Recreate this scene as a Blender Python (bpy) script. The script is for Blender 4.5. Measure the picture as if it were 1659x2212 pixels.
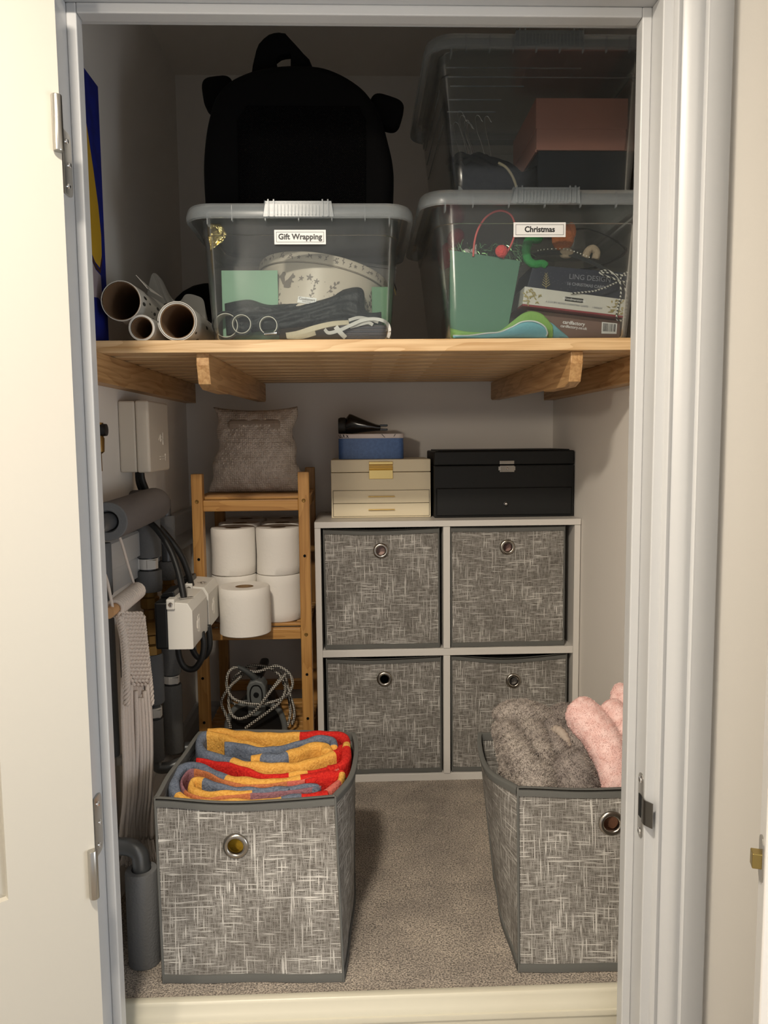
import bpy, bmesh, math, random
import numpy as np
from mathutils import Vector, Matrix
PI = math.pi
random.seed(7)
D = bpy.data
for o in list(D.objects): D.objects.remove(o)
C = D.collections.new('scene'); bpy.context.scene.collection.children.link(C)
scn = bpy.context.scene

# ---------------------------------------------------------------- camera
cam = D.objects.new('camera', D.cameras.new('camera')); C.objects.link(cam)
cr = Vector((0.99938, -0.03376, -0.00966)); cu = Vector((0.01282, 0.09485, 0.99541)); cf = Vector((0.03268, 0.99492, -0.09523))
cam.matrix_world = Matrix(((cr.x, cu.x, -cf.x, 0), (cr.y, cu.y, -cf.y, 0), (cr.z, cu.z, -cf.z, 0.877), (0, 0, 0, 1)))
cam.data.sensor_fit = 'VERTICAL'; cam.data.sensor_height = 36; cam.data.sensor_width = 27
cam.data.lens = 36 * 1661 / 2212; cam.data.clip_start = 0.02
scn.camera = cam
# ---------------------------------------------------------------- world, lights, exposure
w = D.worlds.new('world'); scn.world = w; w.use_nodes = True
w.node_tree.nodes['Background'].inputs[0].default_value = (0.96, 0.95, 0.95, 1)
w.node_tree.nodes['Background'].inputs[1].default_value = 0.38
def area(name, loc, size, power, col, rot=(0, 0, 0), shape='DISK', sy=None):
    l = D.lights.new(name, 'AREA'); l.shape = shape; l.size = size; l.energy = power; l.color = col
    if sy: l.size_y = sy
    o = D.objects.new(name, l); C.objects.link(o); o.location = loc; o.rotation_euler = rot
    return o
area('ceiling_lamp', (-0.27, 0.16, 1.72), 0.16, 22, (1.0, 0.89, 0.74))
pl = D.lights.new('rear_pendant_lamp', 'POINT'); pl.energy = 34; pl.color = (1.0, 0.88, 0.72); pl.shadow_soft_size = .09
plo = D.objects.new('rear_pendant_lamp', pl); C.objects.link(plo); plo.location = (-1.02, -1.15, 1.36)
# daylight coming through the open doorway on the right of the hall
area('doorway_daylight', (1.47, 0.05, 0.45), 0.8, 9, (0.78, 0.88, 1.0), (0, PI / 2, 0), 'RECTANGLE', 0.9)
scn.view_settings.view_transform = 'Standard'; scn.view_settings.look = 'None'
scn.view_settings.gamma = 1; scn.view_settings.exposure = 0.60; scn.view_settings.use_curve_mapping = False

# ---------------------------------------------------------------- materials
def srgb(h):
    h = h.lstrip('#'); v = [int(h[i:i+2], 16) / 255 for i in (0, 2, 4)]
    return tuple(c / 12.92 if c <= .04045 else ((c + .055) / 1.055) ** 2.4 for c in v) + (1,)
MATS = {}
def mat(name, col, rough=.5, metal=0, spec=.5, bump=None, var=None, **kw):
    """bump=(scale,strength,dist)  var=(scale, other colour)"""
    if name in MATS: return MATS[name]
    m = D.materials.new(name); m.use_nodes = True; MATS[name] = m
    nt = m.node_tree; b = nt.nodes['Principled BSDF']
    c = srgb(col) if isinstance(col, str) else col
    b.inputs['Base Color'].default_value = c; b.inputs['Roughness'].default_value = rough
    b.inputs['Metallic'].default_value = metal; b.inputs['Specular IOR Level'].default_value = spec
    tc = nt.nodes.new('ShaderNodeTexCoord')
    if var:
        n = nt.nodes.new('ShaderNodeTexNoise'); n.inputs['Scale'].default_value = var[0]; n.inputs['Detail'].default_value = 4
        nt.links.new(tc.outputs['Object'], n.inputs['Vector'])
        mx = nt.nodes.new('ShaderNodeMix'); mx.data_type = 'RGBA'
        mx.inputs[6].default_value = c; mx.inputs[7].default_value = srgb(var[1])
        r = nt.nodes.new('ShaderNodeValToRGB'); r.color_ramp.elements[0].position = .4; r.color_ramp.elements[1].position = .6
        nt.links.new(n.outputs[0], r.inputs[0]); nt.links.new(r.outputs[0], mx.inputs[0]); nt.links.new(mx.outputs[2], b.inputs['Base Color'])
    if bump:
        n2 = nt.nodes.new('ShaderNodeTexNoise'); n2.inputs['Scale'].default_value = bump[0]; n2.inputs['Detail'].default_value = 3
        nt.links.new(tc.outputs['Object'], n2.inputs['Vector'])
        bp = nt.nodes.new('ShaderNodeBump'); bp.inputs['Strength'].default_value = bump[1]; bp.inputs['Distance'].default_value = bump[2]
        nt.links.new(n2.outputs[0], bp.inputs['Height']); nt.links.new(bp.outputs[0], b.inputs['Normal'])
    for k, v in kw.items(): b.inputs[k].default_value = v
    return m
class NT:
    def __init__(s, name):
        s.m = D.materials.new(name); s.m.use_nodes = True; MATS[name] = s.m; s.t = s.m.node_tree; s.b = s.t.nodes['Principled BSDF']
        s.tc = s.n('ShaderNodeTexCoord')
    def n(s, ty, **kw):
        x = s.t.nodes.new(ty)
        for k, v in kw.items(): setattr(x, k, v)
        return x
    def l(s, a, b): s.t.links.new(a, b)
    def math(s, op, a, b=None, c=None):
        x = s.n('ShaderNodeMath', operation=op)
        for i, v in enumerate((a, b, c)):
            if v is None: continue
            if isinstance(v, (int, float)): x.inputs[i].default_value = v
            else: s.l(v, x.inputs[i])
        return x.outputs[0]
    def comb(s, x, y, z=0.):
        c = s.n('ShaderNodeCombineXYZ')
        for i, v in enumerate((x, y, z)):
            if isinstance(v, (int, float)): c.inputs[i].default_value = v
            else: s.l(v, c.inputs[i])
        return c.outputs[0]
    def noise(s, vec, scale=1, detail=2, rough=.5):
        x = s.n('ShaderNodeTexNoise'); x.inputs['Scale'].default_value = scale; x.inputs['Detail'].default_value = detail
        x.inputs['Roughness'].default_value = rough; s.l(vec, x.inputs['Vector']); return x.outputs[0]
    def ramp(s, v, a, b):
        x = s.n('ShaderNodeMapRange'); x.inputs['From Min'].default_value = a; x.inputs['From Max'].default_value = b; s.l(v, x.inputs['Value']); return x.outputs[0]
    def mix(s, f, a, b):
        x = s.n('ShaderNodeMix', data_type='RGBA')
        if isinstance(f, (int, float)): x.inputs[0].default_value = f
        else: s.l(f, x.inputs[0])
        for i, v in ((6, a), (7, b)):
            if isinstance(v, str): x.inputs[i].default_value = srgb(v)
            else: s.l(v, x.inputs[i])
        return x.outputs[2]
    def bump(s, h, st, dist):
        x = s.n('ShaderNodeBump'); x.inputs['Strength'].default_value = st; x.inputs['Distance'].default_value = dist
        s.l(h, x.inputs['Height']); s.l(x.outputs[0], s.b.inputs['Normal'])
# wood: streaks stretched along an axis
def wood(name, c1, c2, axis=0, fine=160, rough=.45):
    n = NT(name); sp = n.n('ShaderNodeSeparateXYZ'); n.l(n.tc.outputs['Object'], sp.inputs[0])
    sc = [fine, fine, fine]; sc[axis] = 3.5
    v = n.comb(*[n.math('MULTIPLY', sp.outputs[i], sc[i]) for i in range(3)])
    a = n.noise(v, 1, 3, .6)
    sc2 = [22., 22., 22.]; sc2[axis] = 2.2
    v2 = n.comb(*[n.math('MULTIPLY', sp.outputs[i], sc2[i]) for i in range(3)])
    b2 = n.noise(v2, 1, 2)
    g = n.math('FRACT', n.math('MULTIPLY', b2, 9.))
    g = n.ramp(g, .35, 1.)
    f = n.math('ADD', n.math('MULTIPLY', n.ramp(a, .38, .68), .55), n.math('MULTIPLY', g, .4))
    n.l(n.mix(f, c1, c2), n.b.inputs['Base Color']); n.b.inputs['Roughness'].default_value = rough
    n.bump(a, .15, .001); return n.m
pine = wood('pine', '#e6c699', '#b98d58', 0); pine_y = wood('pine_lengthways', '#d0a876', '#9d6f40', 1)
bamboo = wood('bamboo', '#bf8f50', '#95652e', 2, 220); bamboo_x = wood('bamboo_cross', '#c39353', '#996830', 0, 220)
wallm = mat('wall_paint', '#ebe6df', .75, spec=.3, bump=(500, .08, .0005))
hallm = mat('hall_paint', '#cfcbc4', .75, spec=.3, bump=(500, .08, .0005))
gloss = mat('white_satin_trim', '#bcbdbe', .32, spec=.5)
doorm = mat('door_paint', '#b9b5ab', .45, spec=.4)
black = mat('black_fabric', '#0b0b0c', .85, spec=.15)
steel = mat('brushed_steel', '#b9b6b0', .28, 1)
chrome = mat('chrome', '#dcdcdc', .12, 1)
brass = mat('brass', '#c9a354', .28, 1); gold = mat('pale_gold', '#dcbf7c', .3, 1)
oldbrass = mat('dull_brass', '#8a6a38', .45, .8)
darkmetal = mat('dark_metal', '#2b2a29', .4, .6)
lag = mat('pipe_lagging', '#6e6f70', .9, spec=.1, bump=(260, .5, .002))
lag2 = mat('warm_grey_lagging', '#6f6966', .9, spec=.1, bump=(260, .3, .002))
pipeg = mat('grey_pipe', '#5f6266', .35, .5)
whitep = mat('white_plastic', '#dddad2', .4); cream_p = mat('cream_plastic', '#d6cdbf', .45)
blackp = mat('black_plastic', '#111213', .35); rubber = mat('black_rubber', '#131414', .5)
paperw = mat('toilet_tissue', '#ebe7e0', .95, spec=.1, bump=(130, .35, .0015))
card = mat('brown_cardboard', '#8f7556', .9, spec=.1)
trimg = mat('grey_binding', '#62625f', .85, spec=.15, bump=(900, .4, .0006))
def fabric():
    n = NT('crosshatch_fabric'); sp = n.n('ShaderNodeSeparateXYZ'); n.l(n.tc.outputs['Object'], sp.inputs[0])
    v = sp.outputs[2]
    ge = n.n('ShaderNodeNewGeometry'); sn = n.n('ShaderNodeSeparateXYZ'); n.l(ge.outputs['True Normal'], sn.inputs[0])
    side = n.math('GREATER_THAN', n.math('ABSOLUTE', sn.outputs[0]), n.math('ABSOLUTE', sn.outputs[1]))
    u = n.math('ADD', n.math('MULTIPLY', side, sp.outputs[1]), n.math('MULTIPLY', n.math('SUBTRACT', 1., side), sp.outputs[0]))
    # bend the threads a little
    wv = n.math('MULTIPLY', n.math('SUBTRACT', n.noise(n.comb(n.math('MULTIPLY', u, 9.), n.math('MULTIPLY', v, 5.), 3.), 1, 0), .5), .004)
    v = n.math('ADD', v, wv)
    def streak(a, b, fa, fb, lo, hi, z):   # a runs along the thread, b is cut into threads
        return n.ramp(n.noise(n.comb(n.math('MULTIPLY', a, fa), n.math('MULTIPLY', n.math('FLOOR', n.math('MULTIPLY', b, fb)), 7.31), z), 1, 1, .5), lo, hi)
    h1 = streak(u, v, 17., 720., .60, .68, 0.); v1 = streak(v, u, 17., 720., .60, .68, 7.)
    h2 = streak(u, v, 50., 1500., .44, .72, 12.); v2 = streak(v, u, 50., 1500., .44, .72, 17.)
    big = n.ramp(n.noise(n.comb(n.math('MULTIPLY', u, 10.), n.math('MULTIPLY', v, 10.), 5.), 1, 2), .3, .7)
    big = n.math('ADD', n.math('MULTIPLY', big, .55), .55)
    grain = n.noise(n.comb(n.math('MULTIPLY', u, 700.), n.math('MULTIPLY', v, 700.), 1.), 1, 2)
    f = n.math('MAXIMUM', n.math('MULTIPLY', n.math('MAXIMUM', h1, v1), .95), n.math('MULTIPLY', n.math('MAXIMUM', h2, v2), .62))
    f = n.math('MULTIPLY', f, big)
    f = n.math('ADD', f, n.math('MULTIPLY', n.math('SUBTRACT', grain, .5), .35))
    f = n.math('MINIMUM', n.math('MAXIMUM', f, 0.), 1.)
    n.l(n.mix(f, '#57524c', '#d2cfc9'), n.b.inputs['Base Color']); n.b.inputs['Roughness'].default_value = .8
    n.b.inputs['Specular IOR Level'].default_value = .25; n.bump(f, .2, .0006); return n.m
fab = fabric()
def plastic(name, tint, milky, rough, spec=1.0, diffcol='#cfd6da'):
    """clear plastic: transparent + fresnel gloss + a little milky scatter"""
    n = NT(name); n.t.nodes.remove(n.b); out = n.t.nodes['Material Output']
    tr = n.n('ShaderNodeBsdfTransparent'); tr.inputs[0].default_value = tint
    gl = n.n('ShaderNodeBsdfGlossy'); gl.inputs['Roughness'].default_value = rough; gl.inputs[0].default_value = (1, 1, 1, 1)
    df = n.n('ShaderNodeBsdfDiffuse'); df.inputs[0].default_value = srgb(diffcol)
    tl = n.n('ShaderNodeBsdfTranslucent'); tl.inputs[0].default_value = srgb(diffcol)
    m0 = n.n('ShaderNodeMixShader'); m0.inputs[0].default_value = .4; n.l(df.outputs[0], m0.inputs[1]); n.l(tl.outputs[0], m0.inputs[2])
    m1 = n.n('ShaderNodeMixShader'); m1.inputs[0].default_value = milky; n.l(tr.outputs[0], m1.inputs[1]); n.l(m0.outputs[0], m1.inputs[2])
    fr = n.n('ShaderNodeFresnel'); fr.inputs[0].default_value = 1.4
    fs = n.math('MULTIPLY', fr.outputs[0], spec)
    m2 = n.n('ShaderNodeMixShader'); n.l(fs, m2.inputs[0]); n.l(m1.outputs[0], m2.inputs[1]); n.l(gl.outputs[0], m2.inputs[2])
    n.l(m2.outputs[0], out.inputs[0]); return n.m
clear = plastic('clear_plastic', (.93, .95, .95, 1), .035, .16, .8)
milky = plastic('milky_plastic', (.86, .88, .89, 1), .30, .25, .6)
bubblem = plastic('bubble_wrap_film', (.80, .78, .75, 1), .34, .2, 1.0, '#d0c8bf')
tissue_m = plastic('grey_tissue_paper', (.6, .6, .6, 1), .75, .6, .3, '#b9bab6')
def carpetmat():
    n = NT('carpet'); v = n.tc.outputs['Object']
    a = n.noise(v, 330, 3, .7); b = n.noise(v, 9, 3, .6)
    c1 = n.mix(n.ramp(a, .38, .60), '#5f574f', '#e2d8cc')
    c2 = n.mix(n.ramp(b, .38, .66), '#b7aea4', '#ece4d9')
    mx = n.n('ShaderNodeMix', data_type='RGBA', blend_type='MULTIPLY'); mx.inputs[0].default_value = .75
    n.l(c1, mx.inputs[6]); n.l(c2, mx.inputs[7])
    br = n.n('ShaderNodeBrightContrast'); br.inputs['Bright'].default_value = .08; n.l(mx.outputs[2], br.inputs[0])
    n.l(br.outputs[0], n.b.inputs['Base Color']); n.b.inputs['Roughness'].default_value = .95; n.b.inputs['Specular IOR Level'].default_value = .1
    n.bump(a, .9, .006); return n.m
carpet = carpetmat()

# ---------------------------------------------------------------- mesh helpers
class M:
    def __init__(s): s.v = []; s.f = []; s.mi = []
    def add(s, vs, fs, mi=0):
        k = len(s.v); s.v += [tuple(p) for p in vs]; s.f += [tuple(i + k for i in f) for f in fs]; s.mi += [mi] * len(fs); return s
    def box(s, x0, x1, y0, y1, z0, z1, mi=0, T=None):
        vs = [Vector((x, y, z)) for z in (z0, z1) for y in (y0, y1) for x in (x0, x1)]
        if T: vs = [T @ p for p in vs]
        return s.add(vs, [(0, 2, 3, 1), (4, 5, 7, 6), (0, 1, 5, 4), (2, 6, 7, 3), (0, 4, 6, 2), (1, 3, 7, 5)], mi)
    def tube(s, pts, r, n=12, mi=0, closed=False, cap=True, flat=None):
        pts = [Vector(p) for p in pts]; N = len(pts); rs = r if isinstance(r, (list, tuple)) else [r] * N
        vs = []; prev = None
        for i, p in enumerate(pts):
            if closed: t = pts[(i + 1) % N] - pts[i - 1]
            else: t = pts[min(i + 1, N - 1)] - pts[max(i - 1, 0)]
            t.normalize()
            if prev is None:
                a = Vector((0, 0, 1)) if abs(t.z) < .9 else Vector((1, 0, 0)); u = t.cross(a).normalized()
            else: u = (prev - t * prev.dot(t)).normalized()
            prev = u; q = t.cross(u)
            for k in range(n):
                an = 2 * PI * k / n; ra = rs[i]; rb = rs[i] * (flat or 1)
                vs.append(p + u * math.cos(an) * ra + q * math.sin(an) * rb)
        fs = []
        for i in range(N if closed else N - 1):
            j = (i + 1) % N
            for k in range(n): fs.append((i * n + k, i * n + (k + 1) % n, j * n + (k + 1) % n, j * n + k))
        if cap and not closed: fs += [tuple(range(n))[::-1], tuple((N - 1) * n + k for k in range(n))]
        return s.add(vs, fs, mi)
    def lathe(s, prof, c, axis='z', n=32, mi=0, T=None):
        vs = []
        for r, h in prof:
            for k in range(n):
                a = 2 * PI * k / n; x, y = r * math.cos(a), r * math.sin(a)
                p = {'z': (x, y, h), 'y': (x, h, y), 'x': (h, x, y)}[axis]
                p = Vector(p)
                if T: p = T @ p
                vs.append(p + Vector(c))
        fs = [(i * n + k, i * n + (k + 1) % n, (i + 1) * n + (k + 1) % n, (i + 1) * n + k) for i in range(len(prof) - 1) for k in range(n)]
        return s.add(vs, fs, mi)
    def prism(s, poly, axis, a, b, mi=0):
        """poly: 2D in the two other axes (in xyz order)"""
        def P(q, h): return {'x': (h, q[0], q[1]), 'y': (q[0], h, q[1]), 'z': (q[0], q[1], h)}[axis]
        n = len(poly); vs = [P(q, a) for q in poly] + [P(q, b) for q in poly]
        fs = [(i, (i + 1) % n, n + (i + 1) % n, n + i) for i in range(n)] + [tuple(range(n))[::-1], tuple(range(n, 2 * n))]
        return s.add(vs, fs, mi)
    def grid(s, fn, nu, nv, mi=0, flip=False):
        vs = [fn(i / nu, j / nv) for j in range(nv + 1) for i in range(nu + 1)]
        fs = []
        for j in range(nv):
            for i in range(nu):
                a = j * (nu + 1) + i; q = (a, a + 1, a + nu + 2, a + nu + 1); fs.append(q[::-1] if flip else q)
        return s.add(vs, fs, mi)
    def ell(s, c, r, n=16, mi=0, T=None):
        m = n // 2; vs = []; c = Vector(c)
        for j in range(m + 1):
            ph = -PI / 2 + PI * j / m
            for k in range(n):
                a = 2 * PI * k / n; p = Vector((r[0] * math.cos(ph) * math.cos(a), r[1] * math.cos(ph) * math.sin(a), r[2] * math.sin(ph)))
                vs.append((T @ p if T else p) + c)
        fs = [(j * n + k, j * n + (k + 1) % n, (j + 1) * n + (k + 1) % n, (j + 1) * n + k) for j in range(m) for k in range(n)]
        return s.add(vs, fs, mi)
    def obj(s, name, mats, parent=None, smooth=None, bevel=0, seg=2, norm=True):
        me = D.meshes.new(name); me.from_pydata(s.v, [], s.f)
        if not isinstance(mats, (list, tuple)): mats = [mats]
        for m in mats: me.materials.append(m)
        me.polygons.foreach_set('material_index', s.mi)
        bm = bmesh.new(); bm.from_mesh(me)
        bmesh.ops.remove_doubles(bm, verts=bm.verts, dist=1e-6)
        if norm: bmesh.ops.recalc_face_normals(bm, faces=bm.faces)
        bm.to_mesh(me); bm.free()
        o = D.objects.new(name, me); C.objects.link(o)
        if parent is not None:
            o.parent = parent; o.location = -Vector(parent_world(parent))
            me_w = parent_world(parent); o.location = (-me_w[0], -me_w[1], -me_w[2])
        if smooth: me.shade_smooth() if smooth is True else set_smooth(me, smooth)
        if bevel:
            b = o.modifiers.new('bevel', 'BEVEL'); b.width = bevel; b.segments = seg; b.limit_method = 'ANGLE'; b.angle_limit = math.radians(40)
            b.harden_normals = False
        return o
def set_smooth(me, ang):
    me.shade_smooth()
    bm = bmesh.new(); bm.from_mesh(me)
    for e in bm.edges:
        if len(e.link_faces) == 2 and e.calc_face_angle(0) > math.radians(ang): e.smooth = False
    bm.to_mesh(me); bm.free()
def parent_world(p):
    v = Vector(p.location)
    while p.parent is not None: p = p.parent; v += Vector(p.location)
    return v
def thing(name, label, cat, loc, group=None):
    o = D.objects.new(name, None); C.objects.link(o); o.location = loc; o.empty_display_size = .05
    if label: o['label'] = label; o['category'] = cat
    if group: o['group'] = group
    return o
def tag(o, label, cat, group=None):
    o['label'] = label; o['category'] = cat
    if group: o['group'] = group
    return o
def struct(o, label=None, cat=None):
    o['kind'] = 'structure'
    if label: o['label'] = label
    if cat: o['category'] = cat
    return o
def HP(px, py, Y): d = cf * 1661 + cr * (px - 829.5) - cu * (py - 1106); k = Y / d.y; return Vector((d.x * k, Y, d.z * k + .877))
def spline(pts, n=8, closed=False):
    P = [Vector(p) for p in pts]; N = len(P); out = []
    for i in range(N if closed else N - 1):
        if closed: a, b, c, d = P[i - 1], P[i], P[(i + 1) % N], P[(i + 2) % N]
        else: a, b, c, d = P[max(i - 1, 0)], P[i], P[i + 1], P[min(i + 2, N - 1)]
        for k in range(n):
            t = k / n; out.append(.5 * ((2 * b) + (c - a) * t + (2 * a - 5 * b + 4 * c - d) * t * t + (3 * b - a - 3 * c + d) * t ** 3))
    if not closed: out.append(P[-1])
    return out
def text(s, size, loc, m, parent=None, rot=(PI / 2, 0, 0), name='lettering', bold=0.0, ext=.0002, sx=1, align='CENTER'):
    cu = D.curves.new(name, 'FONT'); cu.body = s; cu.size = size; cu.extrude = ext; cu.offset = bold; cu.align_x = align; cu.align_y = 'CENTER'
    cu.resolution_u = 3
    t = D.objects.new(name, cu); C.objects.link(t); bpy.context.view_layer.update()
    me = D.meshes.new_from_object(t.evaluated_get(bpy.context.evaluated_depsgraph_get())); D.objects.remove(t)
    me.materials.clear(); me.materials.append(m)
    o = D.objects.new(name, me); C.objects.link(o); me.name = name
    me.transform(Matrix.Diagonal((sx, 1, 1, 1)))
    o.rotation_euler = rot; o.location = loc
    if parent: o.parent = parent; o.location = Vector(loc) - parent_world(parent)
    return o
def tufts(name, base, m, parent, count, length, width, seed=1, kind=True, curl=.6, region=None):
    """real short fibres over a surface mesh, joined into one part"""
    rng = np.random.default_rng(seed); me = base.data; me.calc_loop_triangles()
    co = np.array([v.co for v in me.vertices]); tri = np.array([t.vertices[:] for t in me.loop_triangles])
    A, B, Cc = co[tri[:, 0]], co[tri[:, 1]], co[tri[:, 2]]; nr = np.cross(B - A, Cc - A); ar = np.linalg.norm(nr, axis=1)
    if region is not None: ar = ar * region((A + B + Cc) / 3)
    idx = rng.choice(len(tri), count, p=ar / ar.sum()); a, b = rng.random(count), rng.random(count); sw = a + b > 1; a[sw] = 1 - a[sw]; b[sw] = 1 - b[sw]
    P = A[idx] + (B - A)[idx] * a[:, None] + (Cc - A)[idx] * b[:, None]
    Nn = nr[idx] / np.maximum(np.linalg.norm(nr[idx], axis=1, keepdims=True), 1e-12)
    rd = rng.normal(size=(count, 3)); sd = np.cross(Nn, rd); sd /= np.linalg.norm(sd, axis=1, keepdims=True)
    bend = np.cross(Nn, sd) * 1.0 + rng.normal(size=(count, 3)) * .5
    # clumping: low frequency field steers the fibres
    ph = np.stack([np.sin(P @ np.array([310., 190., 250.]) + 1), np.sin(P @ np.array([-210., 330., 170.]) + 2), np.sin(P @ np.array([150., -260., 320.]))], 1)
    L = length * (.6 + .6 * rng.random((count, 1)))
    d1 = Nn + curl * .4 * ph; d1 /= np.linalg.norm(d1, axis=1, keepdims=True)
    d2 = Nn * .6 + curl * (.9 * ph + .35 * bend); d2 /= np.linalg.norm(d2, axis=1, keepdims=True)
    w_ = width * (.7 + .6 * rng.random((count, 1)))
    v0 = P - sd * w_ - Nn * width; v1 = P + sd * w_ - Nn * width; m_ = P + d1 * L * .5; v2 = m_ - sd * w_ * .8; v3 = m_ + sd * w_ * .8; v4 = m_ + d2 * L * .55
    V = np.stack([v0, v1, v3, v2, v4], 1).reshape(-1, 3)
    k = np.arange(count)[:, None] * 5; F = np.concatenate([np.hstack([k, k + 1, k + 2]), np.hstack([k, k + 2, k + 3]), np.hstack([k + 3, k + 2, k + 4])], 0)
    nm = D.meshes.new(name); nm.vertices.add(len(V)); nm.vertices.foreach_set('co', V.astype(np.float32).ravel())
    nm.loops.add(F.size); nm.loops.foreach_set('vertex_index', F.astype(np.int32).ravel())
    nm.polygons.add(len(F)); nm.polygons.foreach_set('loop_start', np.arange(0, F.size, 3, dtype=np.int32))
    nm.update(calc_edges=True); nm.materials.append(m)
    o = D.objects.new(name, nm); C.objects.link(o); o.parent = parent
    if parent is not None and base is not parent and base.parent is not None: o.location = base.location
    if kind: o['kind'] = 'stuff'
    return o

# ================================================================ STRUCTURE
XL, XR = -.361, .387          # lining faces of the door opening
WL, WR, WB, ZC = -.480, .557, 2.192, 1.858
ZH = 1.4275                   # underside of head lining
HF = -.640                    # hall floor
HC = 1.775                    # hall ceiling
struct(M().box(WL - .05, WL, 1.088, WB + .05, -.05, ZC + .05).obj('wall_left', wallm))
struct(M().box(WR, WR + .05, 1.088, WB + .05, -.05, ZC + .05).obj('wall_right', wallm))
struct(M().box(WL, WR, WB, WB + .05, -.05, ZC + .05).obj('wall_back', wallm))
struct(M().box(WL, WR, 1.088, WB, ZC, ZC + .05).obj('ceiling', wallm))
# carpeted cupboard floor, gently uneven
def cf_(u, v):
    x = WL + (WR - WL) * u; y = 1.146 + (WB - 1.146) * v
    return (x, y, .0006 * math.sin(61 * x + 3) * math.sin(47 * y))
mm = M(); mm.grid(cf_, 60, 60); mm.box(WL, WR, 1.146, WB, -.05, -.002)
fl = struct(mm.obj('floor', carpet))
tf = tufts('carpet_pile', fl, carpet, fl, 120000, .0048, .00055, 5, curl=1.0, region=lambda c: (c[:, 2] > -.0015) * np.where(c[:, 1] < 1.9, 1., .25))
# front wall of the hall with the opening (pieces around it), linings, stops, architraves
mm = M(); FW0, FW1 = 1.0, 1.088
mm.box(-1.35, XL - .03, FW0, FW1, HF, HC); mm.box(XR + .03, 1.5, FW0, FW1, HF, HC); mm.box(XL - .03, XR + .03, FW0, FW1, ZH + .03, HC)
struct(mm.obj('wall_front', hallm))
mm = M(); mm.box(XL - .03, XL, FW0, FW1 + .001, HF, ZH); mm.box(XR, XR + .03, FW0, FW1 + .001, HF, ZH); mm.box(XL - .03, XR + .03, FW0, FW1 + .001, ZH, ZH + .03)
struct(mm.obj('trim_1', gloss, bevel=.0015))
s0, s1, st = 1.0366, 1.0585, .0128
def stop(b, name):
    return struct(b.obj(name, gloss, bevel=.0016))
stop(M().box(XL, XL + st, s0, s1, HF, ZH), 'trim_2'); stop(M().box(XR - st, XR, s0, s1, HF, ZH), 'trim_3')
stop(M().box(XL + st, XR - st, s0, s1, ZH - st, ZH), 'trim_4')
# architrave profile: (offset outwards from the reveal, protrusion)
prof = [(0.013, 0), (.013, .009), (.0155, .0115), (.019, .0105), (.0215, .0085), (.024, .0095), (.029, .013), (.036, .0155), (.042, .0155), (.046, .0135), (.0485, .0115),
        (.0492, .0175), (.0505, .0185), (.052, .018), (.0805, .018), (.082, .0165), (.082, 0)]
def arch(side):
    mm = M(); n = len(prof); ring = []
    pts = []
    # legs and head mitred at 45 degrees
    for (a, b) in prof:
        if side == 'L': line = [(XL - a, 1.0 - b, HF), (XL - a, 1.0 - b, ZH + a)]
        elif side == 'R': line = [(XR + a, 1.0 - b, HF), (XR + a, 1.0 - b, ZH + a)]
        else: line = [(XL - a, 1.0 - b, ZH + a), (XR + a, 1.0 - b, ZH + a)]
        pts.append(line)
    vs = [l[0] for l in pts] + [l[1] for l in pts]
    mm.add(vs, [(i, i + 1, n + i + 1, n + i) for i in range(n - 1)] + [tuple(range(n)), tuple(range(n, 2 * n))[::-1]])
    return mm
for i, sd in enumerate('LRT'): struct(arch(sd).obj('trim_%d' % (i + 5), gloss, smooth=50))
# riser under the raised cupboard floor, with a moulded top edge
mm = M(); sill = [(1.146, -.03), (1.146, .003), (1.144, .0045), (1.1335, .0045), (1.1315, .0035), (1.130, -.001), (1.1285, -.007), (1.125, -.013), (1.1225, -.017),
                  (1.1215, -.022), (1.1185, -.0225), (1.118, -.0245), (1.118, -.0305), (1.121, -.032), (1.122, HF), (1.146, HF)]
mm.prism(sill, 'x', WL, WR); struct(mm.obj('trim_8', mat('cream_sill_paint', '#c9c4b2', .35), smooth=50))
# hall
struct(M().box(-1.35, 1.5, -1.3, 1.0, HF - .05, HF).obj('floor_2', carpet))
struct(M().box(-1.35, 1.5, -1.3, 1.13, HC, HC + .05).obj('ceiling_2', hallm))
struct(M().box(-1.40, -1.35, -1.3, 1.13, HF, HC).obj('wall_hall_left', hallm)); struct(M().box(1.5, 1.55, -1.3, 1.13, HF, HC).obj('wall_hall_right', hallm))
# skirting inside the cupboard
struct(M().prism([(WL, 0), (WL + .014, 0), (WL + .014, .095), (WL + .009, .108), (WL + .009, .116), (WL + .002, .12), (WL, .12)], 'y', 1.147, WB).obj('baseboard_left', gloss))
struct(M().prism([(WB, 0), (WB - .014, 0), (WB - .014, .095), (WB - .009, .108), (WB - .009, .116), (WB - .002, .12), (WB, .12)], 'x', WL + .014, WR).obj('baseboard_back', gloss))
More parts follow.
